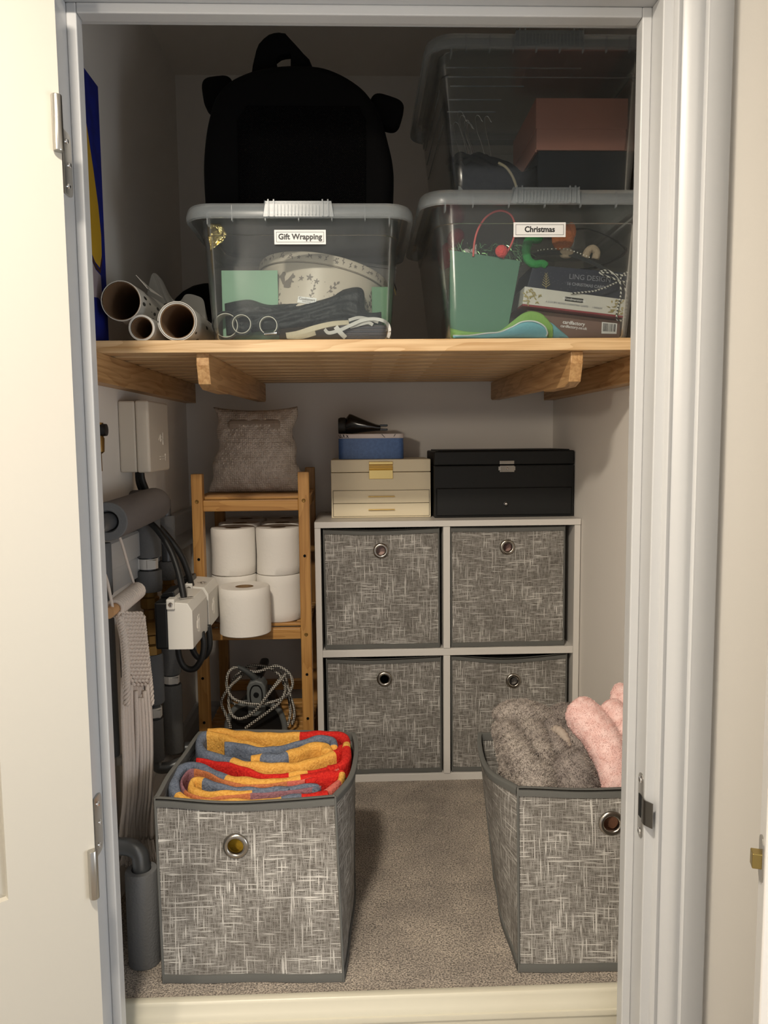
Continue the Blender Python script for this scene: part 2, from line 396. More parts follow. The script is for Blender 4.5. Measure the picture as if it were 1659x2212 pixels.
# ---- open door leaf on the left
hd = Vector((-.78, -.626, 0)).normalized(); hn = Vector((.626, -.78, 0)).normalized()
O = Vector((-.3455, .957, 0))
def leafT(): return Matrix(((hd.x, hn.x, 0, O.x), (hd.y, hn.y, 0, O.y), (0, 0, 1, 0), (0, 0, 0, 1)))
T = leafT(); dl = thing('door_1', None, None, (O.x, O.y, HF)); dl['kind'] = 'structure'
ZB, ZT = -.035, ZH - .003; LW = .738; pa, pb, pz0, pz1 = .105, LW - .105, .329, 1.29
mm = M(); th = .035
mm.box(0, pa, -th, 0, ZB, ZT, T=T); mm.box(pb, LW, -th, 0, ZB, ZT, T=T); mm.box(pa, pb, -th, 0, ZB, pz0, T=T); mm.box(pa, pb, -th, 0, pz1, ZT, T=T)
mm.obj('door_frame', doorm, dl)
mm = M(); e = .022   # raised field with a chamfer
q = [(pa, pz0), (pb, pz0), (pb, pz1), (pa, pz1)]; q2 = [(pa + e, pz0 + e), (pb - e, pz0 + e), (pb - e, pz1 - e), (pa + e, pz1 - e)]
vs = [T @ Vector((a, -.010, b)) for a, b in q] + [T @ Vector((a, -.001, b)) for a, b in q2] + [T @ Vector((a, -th + .005, b)) for a, b in q]
mm.add(vs, [(0, 1, 5, 4), (1, 2, 6, 5), (2, 3, 7, 6), (3, 0, 4, 7), (4, 5, 6, 7), (8, 9, 10, 11), (0, 1, 9, 8), (1, 2, 10, 9), (2, 3, 11, 10), (3, 0, 8, 11)])
mm.obj('door_panel', doorm, dl)
# ---- hinges screwed to the left lining
def hinge(kz0, kz1, pz0_, pz1_, label):
    t = thing('door_hinge', label, 'hinge', (XL, .99, (kz0 + kz1) / 2), 'steel hinges on the left door lining')
    y0, y1 = 1.000, 1.028; r = .010; poly = [(y0, pz0_), (y1 - r, pz0_)] + [(y1 - r + r * math.sin(a), pz0_ + r - r * math.cos(a)) for a in (PI / 6, PI / 3)] + [(y1, pz0_ + r), (y1, pz1_ - r)] + [(y1 - r + r * math.cos(a), pz1_ - r + r * math.sin(a)) for a in (PI / 6, PI / 3)] + [(y1 - r, pz1_), (y0, pz1_)]
    M().prism(poly, 'x', XL, XL + .0025).obj('hinge_leaf', steel, t, bevel=.0006)
    mm = M(); mm.lathe([(0, kz0), (.0058, kz0), (.0062, kz0 + .001), (.0062, kz1 - .001), (.0058, kz1), (0, kz1)], (-.3462, .9500, 0), n=18)
    kn = mm.obj('knuckle', steel, t, smooth=40)
    for z in (pz0_ + .012, (pz0_ + pz1_) / 2, pz1_ - .012):
        M().lathe([(.0035, 0), (.003, .0014), (.0011, .001), (0, .001)], (XL + .0025, 1.012 if z != (pz0_ + pz1_) / 2 else 1.018, z), 'x', 14).obj('screw', chrome, t, smooth=40)
    return t
hinge(1.216, 1.279, 1.184, 1.262, 'upper steel door hinge on the left lining, beside the blue board')
hinge(.292, .356, .318, .400, 'lower steel door hinge on the left lining, beside the front bin')
# ---- strike plate on right lining
t = thing('strike_plate', 'steel latch strike plate with a bent lip on the right door lining', 'strike plate', (XR, 1.014, .366))
mm = M(); zc = .366; poly = []
for a in range(0, 181, 20): poly.append((1.013 + .0085 * math.cos(math.radians(a)), zc + .038 + .0085 * math.sin(math.radians(a))))
for a in range(180, 361, 20): poly.append((1.013 + .0085 * math.cos(math.radians(a)), zc - .038 + .0085 * math.sin(math.radians(a))))
mm.prism(poly, 'x', XR - .0016, XR); mm.obj('plate', steel, t, bevel=.0003)
M().box(XR - .0022, XR - .0015, 1.0085, 1.0175, zc - .016, zc + .016).obj('latch_hole', mat('dark_void', '#050505', .9), t)
lip = spline([(XR - .0014, 1.006, 0), (XR - .0014, .996, 0), (XR + .0015, .990, 0), (XR + .0055, .984, 0)], 5)
mm = M()
mm.prism([(p.x, p.y) for p in lip] + [(p.x - .0012, p.y - .0012) for p in lip[::-1]], 'z', zc - .019, zc + .016); mm.obj('lip', mat('worn_dark_steel', '#77736d', .35, 1), t)
for z in (zc - .037, zc + .037): M().lathe([(.0048, 0), (.004, -.0012), (.0012, -.0008), (0, -.0008)], (XR - .0016, 1.013, z), 'x', 14).obj('screw', chrome, t, smooth=40)
# ---- second open door at the right edge of the picture, seen on its latch edge
d2 = thing('door_2', None, None, (.478, .86, HF)); d2['kind'] = 'structure'
mm = M(); mm.prism([(.4835, .880), (.4725, .846), (1.20, .64), (1.21, .674)], 'z', HF + .01, ZH); mm.obj('door_panel', mat('door_paint_white', '#dcdad7', .4), d2, bevel=.002)
ex = Vector((.4835 - .4725, .880 - .846, 0)).normalized(); en = Vector((-ex.y, ex.x, 0)); Ec = Vector((.478, .863, 0))
TT = Matrix(((ex.x, en.x, 0, Ec.x), (ex.y, en.y, 0, Ec.y), (0, 0, 1, 0), (0, 0, 0, 1)))
mm = M(); poly = [(-.0095, -.022), (.0095, -.022), (.0095, .022), (-.0095, .022)]
pl = []
for a in range(0, 181, 20): pl.append((.011 * math.cos(math.radians(a)), .018 + .011 * math.sin(math.radians(a))))
for a in range(180, 361, 20): pl.append((.011 * math.cos(math.radians(a)), -.018 + .011 * math.sin(math.radians(a))))
n_ = len(pl); vs = [TT @ Vector((a, 0.0002, b + .371)) for a, b in pl] + [TT @ Vector((a, .0018, b + .371)) for a, b in pl]
mm.add(vs, [(i, (i + 1) % n_, n_ + (i + 1) % n_, n_ + i) for i in range(n_)] + [tuple(range(n_)), tuple(range(n_, 2 * n_))]); mm.obj('latch_plate', steel, d2)
mm = M(); mm.box(-.0075, .0075, 0, .012, .371 - .0105, .371 + .0085, T=TT); mm.obj('latch_bolt', mat('bolt_brass', '#a8935a', .35, .9), d2, bevel=.0012)

# ================================================================ SLATTED PINE SHELF
ZS0, ZS1, YF = 1.032, 1.054, 1.397
t = thing('slatted_shelf', 'pine slatted shelf carrying the clear storage bins across the cupboard', 'shelf', (.04, YF, ZS0))
me0 = None
for i in range(10):
    y0 = YF + i * .0795
    if me0 is None: sl = M().box(WL + .003, WR - .003, y0, y0 + (.046), ZS0, ZS1).obj('slat', pine, t, bevel=.0015); me0 = sl
    else:
        sl = me0.copy(); C.objects.link(sl); sl.parent = t; sl.location = me0.location + Vector((0, i * .0795, 0))
# side battens on the walls
for x0, x1 in ((WL, WL + .030), (WR - .030, WR)):
    M().box(x0, x1, 1.340, WB - .012, ZS0 - .052, ZS0).obj('side_batten', pine_y, t, bevel=.0015)
# brackets with chamfered noses
for x0, dx in ((-.2885, .009), (.3905, -.012)):
    mm = M(); pf = [(1.412, ZS0), (1.412, ZS0 - .021), (1.424, ZS0 - .054), (1.455, ZS0 - .062), (1.60, ZS0 - .062), (1.62, ZS0 - .056), (WB - .014, ZS0 - .050), (WB, ZS0 - .046), (WB, ZS0)]
    xs = lambda y: x0 + dx * (y - 1.412) / .78
    n = len(pf); wdt = .0225
    vs = [(xs(y), y, z) for y, z in pf] + [(xs(y) + wdt, y, z) for y, z in pf]
    mm.add(vs, [(i, (i + 1) % n, n + (i + 1) % n, n + i) for i in range(n)] + [tuple(range(n)), tuple(range(n, 2 * n))[::-1]]); mm.obj('bracket', pine_y, t, bevel=.0012)

# ================================================================ CUBE UNIT AND FABRIC BINS
ux0, ux1, uy0, uy1, uz = -.1105, .5545, 1.895, 2.176, .6725
unitm = mat('pale_grey_laminate', '#d3cfc9', .4)
t = thing('cube_storage_unit', 'pale grey two by two cube unit holding four fabric bins', 'shelving unit', ((ux0 + ux1) / 2, uy0, 0))
tp = .0150
M().box(ux0, ux1, uy0 - .002, uy1, uz - tp, uz).obj('top_panel', unitm, t, bevel=.0008)
M().box(ux0, ux0 + tp, uy0, uy1, 0, uz - tp - .0004).obj('side_panel', unitm, t, bevel=.0008)
M().box(ux1 - tp, ux1, uy0, uy1, 0, uz - tp - .0004).obj('side_panel', unitm, t, bevel=.0008)
M().box(ux0 + tp, ux1 - tp, uy0 + .003, uy1, 0, .0185).obj('bottom_panel', unitm, t, bevel=.0008)
M().box(ux0 + tp, ux1 - tp, uy0 + .003, uy1, .3285, .3465).obj('shelf', unitm, t, bevel=.0008)
for z0, z1 in ((.019, .328), (.347, uz - tp - .0004)): M().box(.2095, .2265, uy0 + .001, uy1, z0, z1).obj('divider', unitm, t, bevel=.0008)
M().box(ux0 + tp, ux1 - tp, uy1 - .004, uy1, .018, uz - tp).obj('back_panel', unitm, t)
M().lathe([(.004, 0), (.0035, .0006), (0, .0006)], (ux0 + .02, uy1 - .03, uz), 'z', 12).obj('cam_cap', mat('cap_grey', '#aaa6a0'), t)
M().lathe([(.004, 0), (.0035, .0006), (0, .0006)], (ux1 - .02, uy0 + .02, uz), 'z', 12).obj('cam_cap', MATS['cap_grey'], t)

def fabric_bin(label, bot, top, H, eye, sag=(0, 0, 0, 0), bulge=(.003, .012, .003, .004), group=None, trim=.014, hr=.0165):
    """bot/top: four corners (front-left, front-right, back-right, back-left) as (x,y); eye=(u,z) of the hole on the front"""
    t = thing('fabric_bin', label, 'storage bin', (sum(p[0] for p in bot) / 4, sum(p[1] for p in bot) / 4, 0 if H[0] == 0 else H[0]), group)
    z0, z1 = H
    B = [Vector((p[0], p[1], 0)) for p in bot]; Tt = [Vector((p[0], p[1], 0)) for p in top]
    def S(k, u, v, off=0.):
        a, b = B[k], B[(k + 1) % 4]; c, d = Tt[k], Tt[(k + 1) % 4]
        p = (a * (1 - u) + b * u) * (1 - v) + (c * (1 - u) + d * u) * v
        e_ = (b - a).normalized(); nrm = Vector((e_.y, -e_.x, 0))
        sh = (1 - (2 * u - 1) ** 4)
        p = p + nrm * (bulge[k] * math.sin(PI * min(max(u, 0), 1)) * (.25 + .75 * v ** 1.5) + off + .0016 * math.sin(9 * u + 5 * v + k) * sh)
        zz = z0 + (z1 - z0 - sag[k] * math.sin(PI * u) ** 1.3) * v
        return Vector((p.x, p.y, zz))
    nu, nv = 28, 28
    def wall(mm, k, inner):
        off = -.004 if inner else 0.; W = (B[(k + 1) % 4] - B[k]).length; Hh = z1 - z0
        if k != 0:
            mm.grid(lambda u, v: S(k, (u * (1 - 2 * .012) + .012) if inner else u, max(v, .012) if inner else v, off), nu, nv, flip=inner); return
        # front wall with a real eyelet hole
        ci, cj = eye[0] * nu, (eye[1] - z0) / Hh * nv; i0, i1 = int(round(ci)) - 2, int(round(ci)) + 3; j0, j1 = int(round(cj)) - 2, int(round(cj)) + 3
        f = lambda i, j: S(0, (i / nu * .976 + .012) if inner else i / nu, max(j / nv, .012) if inner else j / nv, off)
        vs = [f(i, j) for j in range(nv + 1) for i in range(nu + 1)]; fs = []
        for j in range(nv):
            for i in range(nu):
                if i0 <= i < i1 and j0 <= j < j1: continue
                a = j * (nu + 1) + i; q = (a, a + 1, a + nu + 2, a + nu + 1); fs.append(q)
        loop = [(i, j0) for i in range(i0, i1)] + [(i1, j) for j in range(j0, j1)] + [(i, j1) for i in range(i1, i0, -1)] + [(i0, j) for j in range(j1, j0, -1)]
        base = len(vs); cen = S(0, eye[0], (eye[1] - z0) / Hh, off)
        for i, j in loop:
            p = f(i, j); an = math.atan2(p.z - cen.z, (p - cen).xy.length * (1 if p.x > cen.x else -1))
            uu = eye[0] + hr * math.cos(an) / W; vv = (eye[1] + hr * math.sin(an) - z0) / Hh; vs.append(S(0, uu, vv, off))
        L = len(loop)
        for a in range(L):
            i, j = loop[a]; i2, j2 = loop[(a + 1) % L]
            fs.append((j * (nu + 1) + i, j2 * (nu + 1) + i2, base + (a + 1) % L, base + a))
        mm.add(vs, fs)
    mm = M()
    for k in range(4): wall(mm, k, False)
    for k in range(4): wall(mm, k, True)
    for k in range(4):   # rim joining outer and inner skins
        mm.grid(lambda u, v, k=k: S(k, u * (1 - .024 * v) + .012 * v, 1, -.004 * v), nu, 1)
    b = [Vector((p.x, p.y, z0 + .002)) for p in B]; mm.add(b + [p + Vector((0, 0, .004)) for p in b], [(0, 3, 2, 1), (4, 5, 6, 7)])
    mm.obj('body', fab, t, smooth=50, norm=False)
    def band(v0, v1, name):
        mm = M()
        for k in range(4):
            def g(u, v, k=k):
                a = [(0, v0, .0008), (.2, v0, .0026), (.5, (v0 + v1) / 2, .0032), (.8, v1, .0026), (1, v1, .0)]
                for q in range(4):
                    if v <= a[q + 1][0] + 1e-9:
                        s_ = (v - a[q][0]) / (a[q + 1][0] - a[q][0]); return S(k, u, a[q][1] + (a[q + 1][1] - a[q][1]) * s_, a[q][2] + (a[q + 1][2] - a[q][2]) * s_)
            mm.grid(g, 28, 5)
        if v1 >= 1:
            for k in range(4):
                mm.grid(lambda u, v, k=k: S(k, u * (1 - .03 * v) + .015 * v, 1 + .003 * math.sin(PI * v), .0026 - .008 * v), 28, 3)
                mm.grid(lambda u, v, k=k: S(k, u * .97 + .015, 1 - (1 - v0) * v, -.0056), 28, 3)
        mm.obj(name, trimg, t, smooth=50)
    hh = trim / (z1 - z0)
    band(1 - hh, 1.0, 'rim_binding'); band(0.004, hh, 'base_binding')
    for k in range(4): M().tube([S(k, 0, v / 12, .001) for v in range(13)], .0022, 8).obj('corner_binding', trimg, t, smooth=50)
    # eyelet
    cen = S(0, eye[0], (eye[1] - z0) / (z1 - z0), 0); e_ = (B[1] - B[0]).normalized(); n_ = Vector((e_.y, -e_.x, 0))
    TT = Matrix((( e_.x, n_.x, 0, 0), (e_.y, n_.y, 0, 0), (0, 0, 1, 0), (0, 0, 0, 1)))
    mm = M(); mm.lathe([(hr - .0015, -.005), (hr - .0022, -.001), (hr - .0015, .0035), (hr + .0005, .0048), (hr + .003, .0048), (hr + .0055, .0036), (hr + .0068, .0018), (hr + .0070, .0006)], cen, 'y', 32, T=TT)
    mm.obj('eyelet', mat('nickel', '#a9a39a', .25, 1), t, smooth=60)
    return t
def unitbin(label, x0, x1, z0, z1, eye, sag, dy=0., lean=0., group='fabric bins in the cube unit'):
    y0 = 1.907 + dy
    return fabric_bin(label, [(x0 + .002, y0), (x1, y0), (x1, 2.165), (x0 + .002, 2.165)], [(x0, y0 - .001 + lean), (x1 - .001, y0 - .001), (x1 - .001, 2.165), (x0, 2.165)], (z0, z1), eye, (sag, .004, .004, .004), (.003, .002, .002, .002), group, .012, .0128)
unitbin('grey crosshatch fabric bin in the top left cube, under the cream jewellery box', -.0885, .199, .347, .6535, (.495, .601), .004)
unitbin('grey crosshatch fabric bin in the top right cube, under the black jewellery box', .2295, .517, .347, .6545, (.495, .603), .001)
unitbin('grey crosshatch fabric bin in the bottom left cube with an empty dark eyelet', -.0865, .203, .019, .3245, (.505, .2725), .004)
unitbin('grey crosshatch fabric bin in the bottom right cube with a sagging front rim', .2310, .526, .019, .3255, (.537, .265), .010, lean=.004)
def cloth_block(label, x0, x1, y0, y1, z0, z1, m, cat='cloth'):
    o = M().box(x0, x1, y0, y1, z0, z1).obj('folded_cloth', m, bevel=.012, seg=3); return tag(o, label, cat)
cloth_block('pale pink folded cloth showing through the eyelet of the top left cube bin', -.04, .15, 1.925, 2.12, .355, .62, mat('pale_pink_cloth', '#c9aaa0', .9, bump=(90, .6, .004)))
cloth_block('dusky pink folded cloth showing through the eyelet of the top right cube bin', .28, .47, 1.925, 2.12, .355, .62, mat('dusky_pink_cloth', '#a88880', .9, bump=(90, .6, .004)))
cloth_block('grey knitted cloth showing through the eyelet of the bottom right cube bin', .28, .48, 1.925, 2.12, .027, .28, mat('grey_knit', '#8a8580', .9, bump=(300, 1, .004)))

# front bins
fabric_bin('open grey crosshatch fabric bin full of striped towels, front left on the carpet', [(-.327, 1.183), (-.0355, 1.172), (-.019, 1.462), (-.322, 1.475)], [(-.337, 1.212), (-.0455, 1.203), (-.0150, 1.470), (-.3225, 1.495)], (0, .299), (.44, .2275),
           (.008, .006, -.003, .004), (.002, .019, .006, .006), 'open fabric bins on the carpet', .0135, .0145)
fabric_bin('open grey crosshatch fabric bin with grey and pink plush, front right on the carpet', [(.2535, 1.181), (.541, 1.170), (.548, 1.455), (.262, 1.452)], [(.2585, 1.222), (.545, 1.21), (.548, 1.46), (.232, 1.462)], (0, .297), (.535, .2415),
           (.003, .004, .003, .010), (.002, .002, .004, .024), 'open fabric bins on the carpet', .0135, .0145)

# ================================================================ STRIPED TOWELS (front left bin)
def terry(name, c):
    n = NT(name); v = n.tc.outputs['Object']; a = n.noise(v, 230, 3, .7); b = n.noise(v, 60, 2)
    n.l(n.mix(n.ramp(a, .3, .75), c[1], c[0]), n.b.inputs['Base Color']); n.b.inputs['Roughness'].default_value = .95; n.b.inputs['Specular IOR Level'].default_value = .1
    h = n.math('ADD', n.math('MULTIPLY', a, .7), n.math('MULTIPLY', b, .6)); n.bump(h, .8, .005); return n.m
TY = terry('yellow_terry', ('#efba62', '#cf9440')); TR = terry('red_terry', ('#e03a2e', '#b01b1e')); TB = terry('blue_terry', ('#7e8796', '#565f70')); TS = terry('salmon_weave', ('#d9786a', '#b25a50'))
TM = terry('mauve_weave', ('#9c7076', '#7c5760')); TO = terry('amber_weave', ('#cf8458', '#a7603c'))
def cx(x, y):   # position of a point on the towel top (read off the photograph once)
    px, py = 320 + x / 3.318, 1520 + y / 3.318; z = .280 + .026 * max(0, (700 - y)) / 500
    d = cf * 1661 + cr * (px - 829.5) - cu * (py - 1106); k = (z - .877) / d.z
    return Vector((-.325 + (d.x * k + .325) * .955, d.y * k, z))
def sheet(mm, pts, th, zt, zb, segs, wob=.0015, ph=0):
    """thick fabric sheet standing on edge, plan path pts, rounded top; segs=[(end fraction, material index)]"""
    P = spline([cx(*p) for p in pts], 10); N = len(P); cum = [0]
    for i in range(1, N): cum.append(cum[-1] + (P[i] - P[i - 1]).length)
    Lt = cum[-1]; prof_ = [(-1, zb), (-1, -.010), (-.96, -.005), (-.80, -.0015), (-.5, 0.0008), (0, .0015), (.5, .0008), (.80, -.0015), (.96, -.005), (1, -.010), (1, zb)]
    vs = []
    for i, p in enumerate(P):
        tn = P[min(i + 1, N - 1)] - P[max(i - 1, 0)]; tn.z = 0; tn.normalize(); nn = Vector((-tn.y, tn.x, 0)); s = cum[i]
        zz = p.z + ((zt(s / Lt) if callable(zt) else zt) - .303) * .6
        zz += wob * math.sin(s * 55 + ph) + wob * .6 * math.sin(s * 130 + 2 * ph); hw = th / 2 * (1 + .12 * math.sin(s * 90 + ph))
        if i in (0, N - 1): hw *= .55
        for a, b in prof_: q = p + nn * (a * hw); vs.append((q.x, q.y, zb if b == zb else zz + b))
    m = len(prof_); k0 = len(mm.v); mm.v += vs
    for i in range(N - 1):
        fr = (cum[i] + cum[i + 1]) / 2 / Lt; mi = next((c for e, c in segs if fr <= e), segs[-1][1])
        for k in range(m - 1): mm.f.append((k0 + i * m + k, k0 + (i + 1) * m + k, k0 + (i + 1) * m + k + 1, k0 + i * m + k + 1)); mm.mi.append(mi)
    for i in (0, N - 1): mm.f.append(tuple(k0 + i * m + k for k in range(m))); mm.mi.append(segs[0][1] if i == 0 else segs[-1][1])
Y_, R_, B_, S_, V_, A_ = range(6); mats6 = [TY, TR, TB, TS, TM, TO]
t = thing('beach_towel', 'striped yellow, blue and red terry towel folded at the back of the open left bin', 'towel', (-.17, 1.40, .2))
mm = M()
sheet(mm, [(860, 330), (760, 290), (620, 255), (500, 225), (400, 225), (370, 290), (430, 360), (560, 385), (720, 425), (900, 445), (1100, 430), (1260, 400), (1400, 350), (1440, 300)], .017, .307, .262, [(.07, Y_), (.20, Y_), (.27, Y_), (.55, B_), (.93, Y_), (1, R_)], ph=1)
sheet(mm, [(430, 205), (560, 200), (700, 220), (860, 235), (1000, 225), (1110, 225), (1280, 225), (1400, 220), (1465, 250), (1475, 330), (1460, 420), (1340, 470)], .017, .311, .262, [(.46, Y_), (.68, R_), (.75, R_), (.80, Y_), (1, R_)], ph=2)
sheet(mm, [(560, 300), (640, 300), (740, 330), (860, 345), (1000, 320), (1140, 290), (1280, 260), (1370, 265), (1380, 320)], .015, .313, .262, [(.99, B_), (1, Y_)], ph=4)
sheet(mm, [(760, 385), (840, 385), (960, 400), (1090, 360), (1200, 315), (1310, 310), (1330, 350)], .020, lambda f: .309 + .008 * math.sin(PI * f), .262, [(.12, Y_), (.40, B_), (1, Y_)], ph=5)
sheet(mm, [(350, 385), (480, 400), (620, 430), (760, 470), (900, 500), (1080, 490), (1250, 465), (1400, 430), (1470, 390)], .011, .299, .262, [(.62, R_), (.73, Y_), (1, R_)], ph=3)
mm.obj('towel_body', mats6, t, smooth=60)
t = thing('beach_towel', 'striped terry towel with salmon hem folded at the front of the open left bin', 'towel', (-.17, 1.28, .2))
mm = M()
sheet(mm, [(1400, 480), (1250, 505), (1050, 530), (860, 550), (680, 535), (520, 495), (400, 450), (310, 425), (235, 450), (195, 520), (190, 600), (240, 660), (360, 690), (520, 700), (720, 695), (900, 685), (1080, 665), (1230, 650), (1340, 625)], .018, .303, .25,
      [(.095, R_), (.30, Y_), (.60, B_), (.88, Y_), (.93, B_), (1, R_)], ph=6)
sheet(mm, [(1420, 465), (1300, 505), (1160, 535), (1000, 560), (820, 580), (660, 565), (520, 530), (410, 480), (310, 465), (250, 520), (245, 580), (300, 640), (430, 665), (600, 655), (800, 640), (1000, 620), (1190, 605), (1290, 585)], .0062, .300, .25,
      [(.16, S_), (.36, A_), (.47, A_), (.60, V_), (.80, A_), (1, V_)], .0008, ph=7)
sheet(mm, [(1240, 610), (1255, 580), (1180, 575), (1020, 590), (840, 610), (660, 595), (520, 570), (400, 540), (330, 540), (320, 590), (400, 620), (560, 630), (720, 630), (900, 615), (1050, 605)], .0135, .301, .25, [(.50, B_), (.86, Y_), (1, B_)], ph=8)
sheet(mm, [(1170, 545), (1270, 520), (1370, 500), (1440, 480), (1430, 540), (1370, 590), (1280, 630), (1190, 655)], .013, .301, .25, [(.45, R_), (.60, Y_), (1, S_)], ph=9)
mm.obj('towel_body', mats6, t, smooth=60)
tag(M().box(-.285, -.06, 1.222, 1.42, .006, .246).obj('folded_cloth', mat('mustard_towel', '#e8b93a', .95, bump=(150, .8, .004)), bevel=.02, seg=4), 'mustard yellow towel seen through the eyelet of the open left bin', 'towel')

# ================================================================ PLUSH in the front right bin
def plush(label, lobes, m, count, ln, wd, seed, name='plush_blanket', zs=.76):
    t = thing(name, label, 'blanket', lobes[-1][1])
    mm = M()
    zq = lambda q: (max(q[0], .264 + max(0, 1.36 - q[1]) * .27) if q[0] < .3 else q[0], q[1], q[2] if q[2] < .25 else .25 + (q[2] - .25) * zs)
    for lb in lobes:
        if lb[0] == 'e': mm.ell(zq(lb[1]), lb[2], 24, T=Matrix.Rotation(lb[3], 3, lb[4]) if len(lb) > 3 else None)
        else:
            P = spline([zq(q) for q in lb[1]], 6); r0 = lb[-1]; N = len(P); rs = []
            for i in range(N):
                f = i / (N - 1); e_ = min(1, math.sqrt(max(0, 1 - (1 - min(f, 1 - f) / .12) ** 2)) if min(f, 1 - f) < .12 else 1)
                rs.append(max(.002, (r0[0] + (r0[1] - r0[0]) * f) * (.25 + .75 * e_)))
            mm.tube(P, rs, 18)
    o = mm.obj('blanket_body', m, t, smooth=True)
    tx = D.textures.new('lump', 'CLOUDS'); tx.noise_scale = .03
    rm = o.modifiers.new('remesh', 'REMESH'); rm.mode = 'VOXEL'; rm.voxel_size = .0035; rm.use_smooth_shade = True
    dm = o.modifiers.new('lumps', 'DISPLACE'); dm.texture = tx; dm.strength = .005; dm.texture_coords = 'LOCAL'
    sm = o.modifiers.new('smooth', 'SMOOTH'); sm.iterations = 3
    bpy.context.view_layer.update()
    me = D.meshes.new_from_object(o.evaluated_get(bpy.context.evaluated_depsgraph_get())); o.modifiers.clear(); o.data = me
    me.shade_smooth()
    tufts('pile', o, m, t, count, ln, wd, seed, curl=1.0)
    return t
gfur = mat('grey_plush', '#a59c94', .9, spec=.2, var=(40, '#978e87')); gfur2 = mat('darker_grey_plush', '#938a84', .9, spec=.2, var=(40, '#867d78')); pfur = mat('pink_plush', '#e9cac5', .9, spec=.2, var=(60, '#dfb9b3'))
T1 = 't'
plush('long pile grey plush throw folded at the left of the open right bin',
      [('e', (.300, 1.272, .262), (.046, .044, .062)), (T1, [(.238, 1.33, .25), (.233, 1.335, .305), (.240, 1.36, .345), (.262, 1.39, .372)], (.024, .020)),
       (T1, [(.292, 1.262, .28), (.278, 1.285, .325), (.262, 1.33, .352), (.262, 1.38, .368)], (.030, .022)), (T1, [(.25, 1.30, .24), (.262, 1.265, .262), (.285, 1.25, .27)], (.024, .026)),
       (T1, [(.255, 1.40, .365), (.285, 1.405, .388), (.325, 1.40, .384), (.348, 1.40, .36)], (.026, .026)),
       (T1, [(.330, 1.285, .25), (.326, 1.31, .315), (.318, 1.35, .352), (.315, 1.39, .37)], (.022, .024)), ('e', (.312, 1.35, .21), (.050, .08, .09))],
      gfur, 52000, .0040, .0006, 11)
plush('darker grey plush throw folded in the middle of the open right bin',
      [('e', (.366, 1.272, .272), (.044, .042, .072)), (T1, [(.400, 1.30, .24), (.402, 1.31, .30), (.392, 1.33, .34), (.380, 1.36, .36)], (.026, .024)),
       (T1, [(.345, 1.37, .34), (.38, 1.415, .37), (.425, 1.425, .362), (.45, 1.43, .33)], (.026, .024)), (T1, [(.352, 1.31, .32), (.360, 1.35, .345), (.352, 1.39, .365)], (.027, .024)), ('e', (.385, 1.36, .20), (.05, .08, .14))],
      gfur2, 46000, .0040, .0006, 12)
plush('pale pink plush throw folded at the right of the open right bin',
      [(T1, [(.440, 1.285, .20), (.440, 1.275, .285), (.428, 1.30, .345), (.405, 1.335, .378), (.396, 1.355, .384)], (.033, .034)),
       (T1, [(.482, 1.29, .20), (.488, 1.285, .30), (.470, 1.32, .365), (.445, 1.355, .400)], (.032, .023)), (T1, [(.51, 1.33, .25), (.515, 1.34, .34), (.495, 1.37, .395), (.475, 1.39, .40)], (.03, .026)),
       ('e', (.46, 1.27, .23), (.04, .034, .07)), ('e', (.48, 1.35, .22), (.055, .07, .13))],
      pfur, 50000, .0022, .00045, 13, zs=.93)
mm = M(); P = spline([(.371, 1.325, .300), (.369, 1.320, .322), (.364, 1.330, .340), (.356, 1.345, .345), (.350, 1.358, .335)], 8)
rs = [.0085 + .0012 * math.sin(i * 2.1) for i in range(len(P))]; mm.tube(P, rs, 14)
tag(mm.obj('corded_loop', mat('beige_cord', '#a3968a', .8, bump=(400, .5, .001)), smooth=True), 'beige ribbed cord loop standing up out of the darker grey throw', 'cord')
tag(M().box(.30, .50, 1.235, 1.43, .006, .06).obj('folded_cloth', mat('tan_cloth', '#b98d72', .95), bevel=.02, seg=4), 'tan cloth at the bottom of the open right bin', 'cloth')
tag(M().box(.37, .45, 1.232, 1.26, .16, .262).obj('tan_pouch', mat('tan_pouch', '#b07f62', .9, bump=(200, .5, .002)), bevel=.01, seg=3), 'tan cloth showing through the eyelet of the open right bin', 'cloth')

# ================================================================ BAMBOO RACK
t = thing('bamboo_rack', 'narrow bamboo rack with slatted shelves holding toilet rolls and an iron', 'rack', (-.2555, 1.98, 0))
rx0, rx1, ry0, ry1, rp = -.3945, -.1175, 1.822, 2.146, .026
for a, (x, y, z) in enumerate(((rx0, ry0, .7975), (rx1 - rp, ry0, .800), (rx0 - .003, ry1 - rp, .7975), (rx1 - rp - .003, ry1 - rp, .800))):
    p = M().box(x, x + rp, y, y + rp, 0, z).obj('post', bamboo, t, bevel=.002)
    if a < 2:
        for z_, mt in ((.7325, oldbrass), (.60, black), (.4085, oldbrass), (.31, black), (.20, black)):
            if mt is black and a == 0: z_ -= .005
            M().lathe([(.0034 if mt is black else .0046, -.0004), (.0034, -.0012), (.0018, -.0009), (0, -.0009)], (x + rp / 2, y, z_), 'y', 12).obj('screw_hole' if mt is black else 'screw', mt, p)
for z in (.7085, .3965, .1150):
    for y in (ry0 + .004, ry1 - .022): M().box(rx0 + rp, rx1 - rp, y, y + .018, z, z + .0265).obj('rail', bamboo_x, t, bevel=.002)
    for x in (rx0 + .006, rx1 - .022): M().box(x, x + .016, ry0 + rp, ry1 - rp, z, z + .0265).obj('side_rail', bamboo, t, bevel=.002)
    zz = z + .0265; n = 9
    for i in range(n):
        y = ry0 + rp + .004 + i * (ry1 - ry0 - 2 * rp - .008) / n
        M().box(rx0 + .004, rx1 - .004, y, y + .018, zz, zz + .007).obj('slat', bamboo_x, t, bevel=.001)
